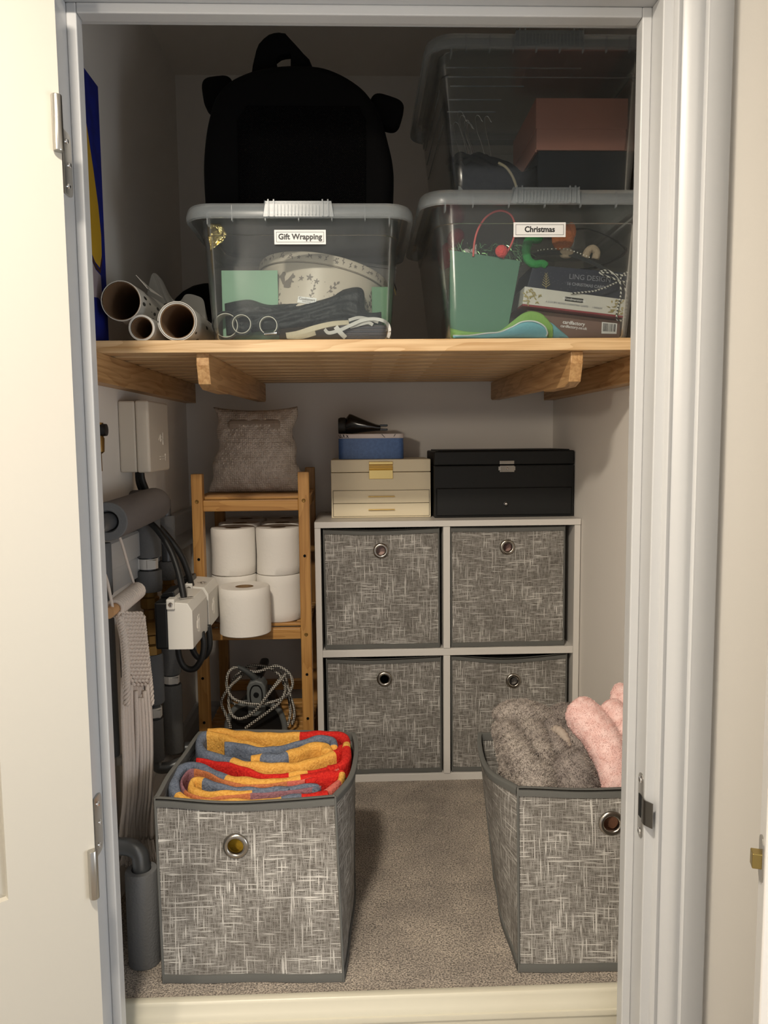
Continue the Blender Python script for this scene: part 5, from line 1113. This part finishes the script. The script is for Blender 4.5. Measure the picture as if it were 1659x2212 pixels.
# ---- black backpack on the gift bin
LZ = GT + .0205
t = thing('backpack', 'black mesh backpack with small ears and top handle, standing on the Gift Wrapping bin', 'backpack', (-.103, 1.50, LZ))
def bag_out(u):   # half-width / height outline, u 0..1 around
    return u
mm = M(); out = [(-.196, LZ + .001), (-.198, LZ + .06), (-.197, LZ + .10), (-.192, LZ + .14), (-.184, LZ + .175), (-.170, LZ + .212), (-.145, LZ + .238), (-.10, LZ + .257), (-.05, LZ + .266), (0, LZ + .268), (.045, LZ + .264), (.085, LZ + .250), (.118, LZ + .230), (.140, LZ + .205), (.158, LZ + .170), (.170, LZ + .130), (.178, LZ + .095), (.179, LZ + .06), (.176, LZ + .001)]
O2 = [(a - .088, b) for a, b in [((p[0] if p[0] > 0 else p[0]), p[1]) for p in out]]
cxp = -.100; P = spline([(-.1035 + (a + .099) * .930, 0, LZ + .001 + (b - LZ - .001) * .985) for a, b in O2], 4); secs = [(1.452, .90), (1.445, .86), (1.455, .95), (1.475, .992), (1.50, 1.0), (1.56, 1.0), (1.60, .98), (1.615, .94)]
secs = [(1.447, .84), (1.449, .90), (1.456, .955), (1.470, .988), (1.495, 1.0), (1.560, 1.0), (1.585, .98), (1.600, .92)]
m_ = len(P); vs = []
for y, s_ in secs:
    for p in P: vs.append((cxp + (p.x - cxp) * s_, y, LZ + .001 + (p.z - LZ - .001) * (.5 + .5 * s_)))
mm.add(vs, [(i * m_ + k, i * m_ + (k + 1) % m_, (i + 1) * m_ + (k + 1) % m_, (i + 1) * m_ + k) for i in range(len(secs) - 1) for k in range(m_)] + [tuple(range(m_)), tuple((len(secs) - 1) * m_ + k for k in range(m_))])
mm.obj('bag_body', black, t, smooth=50)
n = NT('black_mesh_panel'); sp = n.n('ShaderNodeSeparateXYZ'); n.l(n.tc.outputs['Object'], sp.inputs[0])
hg = n.math('MULTIPLY', n.math('SINE', n.math('MULTIPLY', sp.outputs[0], 1500.)), n.math('SINE', n.math('MULTIPLY', sp.outputs[2], 1500.)))
n.l(n.mix(n.ramp(hg, .2, .5), '#040405', '#0c0c0c'), n.b.inputs['Base Color']); n.b.inputs['Roughness'].default_value = .9; n.b.inputs['Specular IOR Level'].default_value = .1; n.bump(hg, .6, .001)
M().prism([(-.210, LZ + .016), (.020, LZ + .016), (.022, LZ + .16), (.010, LZ + .185), (-.19, LZ + .185), (-.208, LZ + .16)], 'y', 1.4445, 1.448).obj('mesh_panel', n.m, t, bevel=.001)
for nm, c, r_, a in (('ear', (-.2530, 1.53, LZ + .238), (.030, .018, .0310), -.12), ('ear', (.0600, 1.53, LZ + .208), (.033, .018, .0280), .30)):
    mm = M(); q_ = []
    for k in range(32):
        th_ = 2 * PI * k / 32; c_, s_ = math.cos(th_), math.sin(th_); q_.append((r_[0] * abs(c_) ** .55 * (1 if c_ > 0 else -1), r_[2] * abs(s_) ** .55 * (1 if s_ > 0 else -1)))
    q_ = [(c[0] + x * math.cos(a) + z * math.sin(a), c[2] - x * math.sin(a) + z * math.cos(a)) for x, z in q_]; mm.prism(q_, 'y', 1.515, 1.55); mm.obj(nm, black, t, bevel=.006, seg=3)
q_ = [(425, 380), (432, 320), (460, 200), (480, 150), (520, 105), (560, 75), (600, 62), (640, 58), (690, 65), (740, 120), (785, 168), (830, 220), (880, 270), (905, 330), (910, 380), (733, 380), (733, 222), (690, 225), (650, 236), (612, 265), (626, 320), (626, 380)]
q_ = [HP(430 + x / 3.687, 60 + y / 3.687, 1.51) for x, y in q_]; mm = M(); mm.prism([(p.x, p.z) for p in q_], 'y', 1.500, 1.524); mm.obj('top_handle', black, t, bevel=.0015)

# ---- rolls of wrapping paper
n = NT('leaf_dash_paper'); sp = n.n('ShaderNodeSeparateXYZ'); n.l(n.tc.outputs['Object'], sp.inputs[0])
vo = n.n('ShaderNodeTexVoronoi'); vo.inputs['Scale'].default_value = 1; vo.inputs['Randomness'].default_value = .6
n.l(n.comb(n.math('MULTIPLY', sp.outputs[0], 70.), n.math('MULTIPLY', sp.outputs[1], 26.), n.math('MULTIPLY', sp.outputs[2], 70.)), vo.inputs['Vector'])
n.l(n.mix(n.ramp(vo.outputs['Distance'], .26, .23), '#c9c6bf', '#23231c'), n.b.inputs['Base Color']); n.b.inputs['Roughness'].default_value = .45; dash = n.m
n = NT('kraft_inside'); n.b.inputs['Base Color'].default_value = srgb('#7d6146'); n.b.inputs['Roughness'].default_value = .9; kraft = n.m
pale = mat('plain_white_paper', '#c6c4bf', .5)
def wroll(label, x, y, z, r, L_, m_, dx=0, dz=0, th=.0016, core=None):
    t = thing('wrapping_paper_roll', label, 'wrapping paper', (x, y, z), 'rolls of wrapping paper on the shelf')
    nn = 40
    def ring(rr_2, yy): return [(x + dx * (yy - y) + rr_2 * math.cos(2 * PI * k / nn), yy, z + dz * (yy - y) + rr_2 * math.sin(2 * PI * k / nn)) for k in range(nn)]
    mm = M(); rings = [ring(r - th, y), ring(r, y), ring(r, y + L_), ring(r - th, y + L_)]; vs = sum(rings, [])
    mm.add(vs, [(i * nn + k, i * nn + (k + 1) % nn, (i + 1) * nn + (k + 1) % nn, (i + 1) * nn + k) for i in range(3) for k in range(nn)]); mm.obj('paper', m_, t, smooth=40)
    mm = M(); rc = core or r - th; rings = [ring(rc - .0004, y + .002), ring(rc - .0004, y + L_ - .002), ring(rc - .0015, y + L_ - .002), ring(rc - .0015, y + .002)]; mm.add(sum(rings, []), [(i * nn + k, i * nn + (k + 1) % nn, ((i + 1) % 4) * nn + (k + 1) % nn, ((i + 1) % 4) * nn + k) for i in range(4) for k in range(nn)]); mm.obj('cardboard_tube', kraft, t, smooth=40)
    if core:
        mm = M(); rings = [ring(core, y + .0008), ring(core + .0022, y - .0005), ring(core + .0022, y + L_ * .98), ring(core, y + L_ * .98)]; mm.add(sum(rings, []), [(i * nn + k, i * nn + (k + 1) % nn, (i + 1) * nn + (k + 1) % nn, (i + 1) * nn + k) for i in range(3) for k in range(nn)]); mm.obj('inner_layer', pale, t, smooth=40)
wroll('largest dashed white paper roll, resting on the small roll by the blue board', -.4185, 1.414, 1.1255, .0355, .37, dash, .02)
wroll('smallest plain white roll of paper in front, between the two dashed rolls', -.3840, 1.414, 1.0780, .0232, .36, pale, .03, th=.0036)
wroll('dashed paper roll with a double rim, beside the Gift Wrapping bin', -.3205, 1.414, 1.0895, .0350, .36, dash, -.004, th=.0014, core=.0305)
t = tag(M().add([(-.378, 1.45, 1.150), (-.398, 1.44, 1.1755), (-.388, 1.49, 1.163), (-.372, 1.53, 1.150)], [(0, 1, 2), (0, 2, 3)]).obj('torn_paper_corner', dash, norm=False), 'torn dashed paper corner curling up off the largest roll', 'paper'); t.modifiers.new('s', 'SOLIDIFY').thickness = .0008
# crumpled translucent tissue paper behind the rolls
mm = M(); pts = [(-.412, 1.165), (-.402, 1.206), (-.386, 1.196), (-.368, 1.160), (-.352, 1.154), (-.338, 1.166), (-.316, 1.162), (-.300, 1.150), (-.296, 1.115)]
A_ = spline([(x, 0, z) for x, z in pts], 6)
mm.grid(lambda u, v: (A_[int(u * (len(A_) - 1))].x + .012 * v * math.sin(7 * u), 1.565 + .05 * v + .012 * math.sin(11 * u) * v + .018 * math.sin(4 * u), A_[int(u * (len(A_) - 1))].z - v * (.022 + .028 * abs(math.sin(5.2 * u + .4)))), len(A_) - 1, 8)
o = mm.obj('tissue_paper', tissue_m, smooth=25, norm=False); tag(o, 'crumpled translucent tissue paper behind the wrapping paper rolls', 'tissue paper')
mm = M(); mm.ell((-.355, 1.93, 1.15), (.105, .12, .105), 28); o = mm.obj('black_bag', black, smooth=True)
for v_ in o.data.vertices: v_.co.z = max(v_.co.z, ZS1 + .001)
tag(o, 'rounded black soft bag at the back left of the shelf', 'bag')
# blue painted board leaning on the left wall
t = thing('painted_canvas', 'blue painted canvas with a yellow shape, standing against the left wall', 'painting', (-.468, 1.44, ZS1))
M().box(-.4795, -.4640, 1.399, 1.482, ZS1 + .0005, 1.5190).obj('canvas', mat('ultramarine', '#0c1f8a', .7, var=(30, '#0a1873')), t, bevel=.001)
mm = M(); yy = lambda f: 1.3995 + .076 * f
mm.add([(-.4636, yy(a), b) for a, b in ((0, 1.21), (.30, 1.195), (.62, 1.19), (.80, 1.215), (.82, 1.25), (.70, 1.30), (.45, 1.36), (.15, 1.42), (0, 1.44))], [tuple(range(9))]); mm.obj('yellow_shape', mat('ochre_yellow', '#d0a62b', .6), t)
mm = M(); mm.add([(-.4633, yy(a), b) for a, b in ((0, 1.205), (.30, 1.191), (.62, 1.186), (.80, 1.212), (.84, 1.21), (.64, 1.180), (.30, 1.184), (0, 1.199))], [(0, 1, 6, 7), (1, 2, 5, 6), (2, 3, 4, 5)]); mm.obj('brown_outline', mat('brown_paint', '#4d2e14', .6), t)
mm = M(); mm.add([(-.4636, yy(a), b) for a, b in ((0, 1.197), (.3, 1.182), (.66, 1.177), (.70, 1.14), (.66, 1.128), (.4, 1.134), (0, 1.13))], [tuple(range(7))]); mm.obj('pale_patch', mat('mauve_white_paint', '#a79aa2', .7), t)

# ================================================================ PIPEWORK ON THE LEFT WALL
def board(z0, z1, th, label):
    return tag(M().prism([(WL + .0005, z0), (WL + th, z0), (WL + th, z1 - .004), (WL + th - .004, z1), (WL + .0005, z1)], 'y', 1.16, WB - .001).obj('pipe_board', gloss), label, 'board')
board(.590, .637, .012, 'lower white board fixed along the left wall behind the pipes'); board(.6375, .690, .020, 'upper white board fixed along the left wall behind the pipes')
# junction box
t = thing('junction_box', 'cream plastic junction box with pressed marks, high on the left wall', 'junction box', (WL, 1.65, .81))
y0, y1, z0, z1 = 1.568, 1.728, .8125, .9580
M().box(WL + .0003, WL + .0335, y0, y1, z0 + .001, z1 - .001).obj('back_case', cream_p, t, bevel=.004, seg=3)
cv = M().box(WL + .0340, -.4190, y0 - .0005, y1 + .0005, z0, z1).obj('cover', cream_p, t, bevel=.005, seg=3)
mm = M(); xx = -.4190
for a, b, c, d in ((1.640, .878, 1.655, .8895), (1.655, .8895, 1.655, .875), (1.662, .886, 1.674, .886), (1.674, .894, 1.674, .868), (1.662, .879, 1.674, .879)):
    mm.tube([(xx, a, b), (xx, c, d)], .0011, 6)
for zz in (.838, .8435): mm.tube([(xx, 1.645, zz), (xx, 1.690, zz)], .0012, 6)
mm.tube([(xx, 1.690, .834), (xx, 1.690, .849)], .0012, 6); g = mm.obj('pressed_marks', mat('mark_white', '#ece6da', .4), cv); g['kind'] = 'stuff'
# black cables
t = thing('black_cables', 'thick black cables dropping from the junction box to the white valve heads', 'cable', (-.46, 1.64, .7))
for p in ([(-.466, 1.645, .815), (-.466, 1.648, .790), (-.460, 1.652, .765), (-.455, 1.655, .735)], [(-.458, 1.640, .815), (-.457, 1.642, .795), (-.450, 1.645, .770), (-.447, 1.65, .735)],
          [(-.440, 1.60, .715), (-.416, 1.595, .692), (-.392, 1.59, .655), (-.374, 1.578, .612), (-.362, 1.565, .565), (-.360, 1.56, .545)], [(-.436, 1.655, .700), (-.410, 1.66, .668), (-.386, 1.665, .628), (-.373, 1.672, .585), (-.370, 1.68, .560)],
          [(-.385, 1.60, .465), (-.383, 1.60, .425), (-.372, 1.60, .400), (-.352, 1.60, .396), (-.336, 1.60, .418), (-.330, 1.60, .450), (-.334, 1.60, .475)], [(-.372, 1.66, .470), (-.370, 1.66, .430), (-.358, 1.66, .405), (-.342, 1.66, .405), (-.330, 1.66, .430), (-.332, 1.66, .475)]):
    M().tube(spline(p, 8), .0066, 12).obj('cable', rubber, t, smooth=True)
# big horizontal lagged pipe with a rounded elbow at its far end
def lagtube(mm, pts, r, n=28, end=.004): mm.tube(pts, r, n)
t = thing('lagged_pipe', 'thick brownish grey lagged pipe running level along the left wall', 'pipe', (-.425, 1.4, .75))
mm = M(); P = spline([(-.4230, 1.305, .7420), (-.4220, 1.42, .7440), (-.4210, 1.54, .7470), (-.4215, 1.585, .7475), (-.4285, 1.618, .7455), (-.446, 1.634, .742), (-.476, 1.640, .740)], 7)
mm.tube(P, .0330, 30, cap=False); mm.obj('lagging', lag2, t, smooth=True)
mm = M(); mm.lathe([(.0330, 0), (.0315, -.003), (.0190, -.003), (.0165, .002), (.0165, .02)], (-.4230, 1.305, .7420), 'y', 30); mm.obj('lagging_end', lag, t, smooth=40)
mm = M(); mm.tube([(-.4230, 1.330, .742), (-.4230, 1.268, .742), (-.4235, 1.245, .742)], .0150, 20); mm.obj('pipe', pipeg, t, smooth=40)
def vpipe(name, label, x, y, segs, group=None):
    """segs: (kind, z0, z1, r)"""
    t = thing(name, label, 'pipe', (x, y, segs[0][1]), group)
    for kd, z0, z1, r in segs:
        mm = M()
        if kd == 'lag': mm.lathe([(.4 * r, z0 + .001), (r * .95, z0), (r, z0 + .003), (r, z1 - .003), (r * .95, z1), (.4 * r, z1 - .001)], (x, y, 0), 'z', 28); mm.obj('lagging', lag, t, smooth=45)
        elif kd == 'pipe': mm.lathe([(0, z0), (r, z0), (r, z1), (0, z1)], (x, y, 0), 'z', 20); mm.obj('pipe', pipeg, t, smooth=45)
        elif kd == 'clip':
            mm.lathe([(r, z0), (r + .004, z0), (r + .004, z1), (r, z1), (r, z0)], (x, y, 0), 'z', 24); mm.box(x - r - .018, x - r + .004, y - r * .8, y + r * .8, z0, z1); mm.box(x + r * .2, x + r + .005, y - r - .006, y - r * .6, z0 + .002, z1 - .002); mm.obj('clip', mat('clip_white', '#e6e3de', .4), t, smooth=30)
        elif kd == 'brass':
            h = z1 - z0; mm.lathe([(0, z0), (r, z0), (r, z0 + .15 * h), (r * .75, z0 + .18 * h), (r * .75, z0 + .3 * h), (r * 1.05, z0 + .33 * h), (r * 1.05, z0 + .52 * h), (r * .7, z0 + .56 * h), (r * .7, z0 + .7 * h), (r, z0 + .73 * h), (r, z0 + .88 * h), (r * .8, z0 + .9 * h), (r * .8, z1), (0, z1)], (x, y, 0), 'z', 8); mm.obj('brass_fitting', oldbrass, t, smooth=20)
    return t
vpipe('lagged_pipe', 'near upright lagged pipe with white clip and brass valve, under the thick level pipe', -.4505, 1.64, [('lag', .182, .275, .0185), ('pipe', .27, .312, .013), ('clip', .281, .301, .013), ('lag', .311, .420, .0235), ('brass', .418, .560, .0205), ('lag', .557, .6025, .0270), ('pipe', .602, .632, .0150), ('clip', .6055, .6275, .0160), ('lag', .6310, .7200, .0275)], 'upright lagged pipes')
vpipe('lagged_pipe', 'far upright lagged pipe behind the white valve heads', -.4500, 1.80, [('lag', .135, .300, .0225), ('pipe', .30, .33, .013), ('clip', .304, .322, .014), ('lag', .326, .420, .0225), ('brass', .42, .556, .017), ('lag', .553, .596, .0210), ('pipe', .596, .65, .012), ('lag', .638, .7030, .0205), ('pipe', .70, .74, .012)], 'upright lagged pipes')
vpipe('lagged_pipe', 'thin upright lagged pipe beside the left door jamb under the white cord', -.4620, 1.385, [('lag', .600, .695, .0160), ('pipe', .30, .60, .009), ('lag', .30, .56, .016)], 'upright lagged pipes')
vpipe('lagged_pipe', 'dark upright lagged pipe low behind the macrame fringe', -.4480, 1.475, [('lag', .05, .24, .018), ('pipe', .24, .27, .012), ('clip', .246, .262, .013), ('lag', .27, .52, .018)], 'upright lagged pipes')
# elbows at the foot of the pipes
t = thing('pipe_elbow', 'dark pipe elbow turning towards the back near the skirting, upper of two', 'pipe', (-.45, 1.86, .13), 'pipe elbows by the skirting')
M().tube(spline([(-.460, 1.80, .155), (-.458, 1.815, .135), (-.452, 1.83, .128), (-.428, 1.834, .1275), (-.400, 1.836, .1275)], 6), .0150, 18).obj('elbow_tube', mat('galvanised', '#777a7c', .35, .6), t, smooth=True)
t = thing('pipe_elbow', 'dark pipe elbow turning right at the foot of the near upright pipe', 'pipe', (-.45, 1.64, .16), 'pipe elbows by the skirting')
M().tube(spline([(-.4505, 1.64, .19), (-.4505, 1.64, .175), (-.444, 1.64, .164), (-.428, 1.642, .163), (-.400, 1.65, .169), (-.375, 1.655, .176)], 6), .0125, 18).obj('elbow_tube', MATS['galvanised'], t, smooth=True)
t = thing('floor_pipe', 'fat grey lagged pipe rising from the carpet beside the open left bin', 'pipe', (-.3670, 1.232, 0))
mm = M(); r = .0268; mm.lathe([(.012, .002), (r, .001), (r, .160), (r - .002, .1635), (.0165, .164), (.0145, .158)], (-.3715, 1.238, 0), 'z', 32); mm.obj('lagging', lag, t, smooth=45)
mm = M(); mm.tube(spline([(-.3715, 1.238, .15), (-.3715, 1.238, .175), (-.3750, 1.240, .190), (-.388, 1.243, .1985), (-.410, 1.246, .200), (-.476, 1.250, .200)], 6), .0142, 20); mm.obj('elbow_tube', MATS['galvanised'], t, smooth=True)
# motorised valve heads
def head(label, dy):
    t = thing('valve_actuator', label, 'valve', (-.36, 1.52 + dy, .46), 'white valve heads')
    xa, xb = -.3815, -.3320; y0, y1 = 1.508 + dy, 1.655 + dy if dy == 0 else 1.63 + dy
    prf = [(xa, .4630), (xb, .4630), (xb, .5440), (xb - .010, .5585), (xa, .5615)]
    mm = M(); mm.prism([(y0, xa), (y1 - .004, xa), (y1, xa + .004), (y1, xb - .004), (y1 - .004, xb), (y0 + .004, xb), (y0, xb - .004)] and [(xa, .463), (xb - .002, .463), (xb, .465), (xb, .5400), (xb - .009, .5560), (xa, .5600)], 'y', y0, y1)
    cv = mm.obj('cover', whitep, t, bevel=.003, seg=3)
    mm = M(); mm.prism([(xa, .545), (xa + .016, .545), (xa + .016, .566), (xa, .566)], 'y', y0 - .006, y0 + .02); lug = mm.obj('screw_lug', whitep, t, bevel=.002)
    M().lathe([(.0048, -.001), (.004, -.0025), (0, -.002)], (xa + .0085, y0 - .006, .5555), 'y', 14).obj('screw', chrome, lug, smooth=40)
    M().box(xa - .026, xa, y0 + .004, y1 - .01, .4625, .5580).obj('base', blackp, t, bevel=.004)
    mm = M(); mm.prism([(xa - .026, .558), (xa + .004, .558), (xa + .002, .571), (xa - .020, .568)], 'y', y0 + .05, y1 - .02); mm.obj('lever_housing', blackp, t, bevel=.002)
    mm = M()
    for a, b, c, d in ((.040, .512, .040, .496), (.048, .520, .048, .488), (.054, .520, .062, .520), (.062, .520, .062, .486), (.062, .486, .054, .486), (.054, .512, .054, .494)): mm.tube([(xb, y0 + a, b), (xb, y0 + c, d)], .0010, 6)
    g = mm.obj('pressed_marks', mat('mark_white', '#ece6da', .4), cv); g['kind'] = 'stuff'
    text('HEATING' if dy == 0 else 'V2', .0085 if dy == 0 else .016, (-.352, y0 + .035, .5612), inkm, cv, rot=(0, math.radians(4), .9), ext=.0002, bold=.0003)
head('nearer white valve head with black base on the pipes left of the bamboo rack', 0.)
head('farther white valve head partly hidden behind the nearer one', .165)
# small brass valve high by the jamb
t = thing('stop_valve', 'small old brass stop valve on the left wall beside the door jamb', 'valve', (-.466, 1.40, .84))
mm = M(); mm.lathe([(0, .800), (.004, .801), (.004, .832), (.009, .836), (.010, .860), (.006, .868), (.006, .880), (.009, .882), (.009, .888), (0, .889)], (-.4665, 1.408, .022), 'z', 14); mm.obj('valve_body', oldbrass, t, smooth=35)
mm = M(); mm.lathe([(0, -.012), (.011, -.011), (.012, 0), (.011, .010), (0, .011)], (-.462, 1.408, .897), 'x', 14); mm.obj('valve_cap', blackp, t, smooth=35)

# ================================================================ MACRAME HANGING
cot = mat('cotton_rope', '#d9cdc2', .9, spec=.1, bump=(700, .8, .0012))
t = thing('macrame_hanging', 'cream macrame wall hanging on a wooden dowel, hanging by the pipes beside the left jamb', 'wall hanging', (-.402, 1.33, .6))
A0, A1 = HP(238, 1322, 1.262), HP(296, 1276, 1.400)
mm = M(); mm.tube([A0 + (A0 - A1) * .06, A1 + (A1 - A0) * .02], .0092, 18); mm.obj('dowel', mat('beech', '#c79a6c', .5), t, smooth=40)
mm = M(); N = 15
for i in range(N):   # cords wound round the dowel
    f = .16 + .84 * i / (N - 1); c = A0.lerp(A1, f); mm.tube([c + Vector((.0125 * math.cos(a), 0, .0125 * math.sin(a))) for a in [2 * PI * k / 14 for k in range(14)]], .0037, 8, closed=True)
mm.obj('wound_cords', cot, t, smooth=True)['kind'] = 'stuff'
M().tube(spline([HP(292, 1270, 1.40), HP(278, 1225, 1.39), HP(262, 1170, 1.375), HP(245, 1125, 1.36), HP(232, 1110, 1.34), HP(222, 1108, 1.32), HP(205, 1140, 1.30)], 8), .0026, 8).obj('hanging_cord', cot, t, smooth=True)
M().tube(spline([HP(243, 1312, 1.265), HP(238, 1285, 1.268), HP(230, 1250, 1.275), HP(215, 1215, 1.29)], 8), .0026, 8).obj('hanging_cord', cot, t, smooth=True)
# outline of the hanging seen edge-on: near side and far side at several heights
lv = [(1330, 252, 1.272, 303, 1.402), (1380, 262, 1.278, 308, 1.402), (1430, 266, 1.282, 314, 1.402), (1480, 267, 1.286, 320, 1.402), (1560, 266, 1.290, 326, 1.402), (1640, 266, 1.292, 330, 1.402), (1720, 266, 1.294, 331, 1.400), (1780, 264, 1.296, 326, 1.400), (1830, 267, 1.298, 322, 1.398)]
def MP(u, v):
    i = v * (len(lv) - 1); j = min(int(i), len(lv) - 2); f = i - j; a, b = lv[j], lv[j + 1]; q = [a[k] * (1 - f) + b[k] * f for k in range(5)]
    return HP(q[1], q[0], q[2]).lerp(HP(q[3], q[0], q[4]), u)
# knotted panel: square knots in a diamond layout
mm = M(); rg = random.Random(2)
for r_ in range(18):
    n_c = 6
    for c_ in range(n_c):
        u = (c_ + .5 + .5 * (r_ % 2)) / (n_c + .5); v = .005 + .37 * r_ / 18
        if v > .30 and abs(u - .5) > .5 - (v - .30) * 3: continue
        p = MP(u, v); s_ = .0062 + rg.random() * .0012
        mm.tube([p + Vector((.004 + .003 * math.sin(2 * a), s_ * 1.3 * math.cos(a), s_ * math.sin(a))) for a in [2 * PI * k / 10 for k in range(10)]], .0030, 7, closed=True)
        mm.tube([p + Vector((.006, -.006, .004)), p + Vector((.008, 0, .001)), p + Vector((.006, .006, -.005))], .0030, 7)
mm.obj('knotted_panel', cot, t, smooth=True)['kind'] = 'stuff'
mm = M(); mm.grid(lambda u, v: MP(u, v * .42) + Vector((-.003 + .0012 * math.sin(60 * u), 0, 0)), 30, 20); o = mm.obj('panel_backing', cot, t, smooth=True, norm=False); o.modifiers.new('s', 'SOLIDIFY').thickness = .004
# two plaited edges
for u in (.03, .97):
    mm = M()
    for k in range(3): mm.tube([MP(u, v) + Vector((.004 + .004 * math.sin(v * 130 + k * 2.09), .004 * math.cos(v * 130 + k * 2.09), 0)) for v in [.002 + .44 * q / 60 for q in range(61)]], .0030, 7)
    mm.obj('plaited_edge', cot, t, smooth=True)
# loose hanging cords with frayed ends
cords = 17
for i in range(cords):
    u = (i + .5) / cords; v0 = .33 + .10 * (1 - abs(2 * u - 1)); ph = rg.random() * 6; dx = .004 * math.sin(ph) + .003 * (i % 2); ve = .975 + .02 * math.sin(3 * ph)
    P = [MP(min(.99, max(.01, u + .022 * math.sin(5 * v + ph) * (v - v0) * 2)), v0 + (ve - v0) * v) + Vector((dx + .006 * math.sin(4 * v + ph) * v, 0, 0)) for v in [q / 24 for q in range(25)]]
    cd = M().tube(P, .0040, 9).obj('cord', cot, t, smooth=True)
    mm = M(); e_ = P[-1]
    for k in range(16):
        a = rg.uniform(0, 6.28); d_ = Vector((.010 * math.cos(a), .007 * math.sin(a), -.034 - .010 * rg.random())); mm.tube([e_ + d_ * 0 + Vector((.0025 * math.cos(a), .0025 * math.sin(a), .004)), e_ + d_ * .5 + Vector((.001, 0, 0)), e_ + d_], [.0012, .0010, .0004], 4)
    mm.obj('frayed_end', cot, cd)['kind'] = 'stuff'
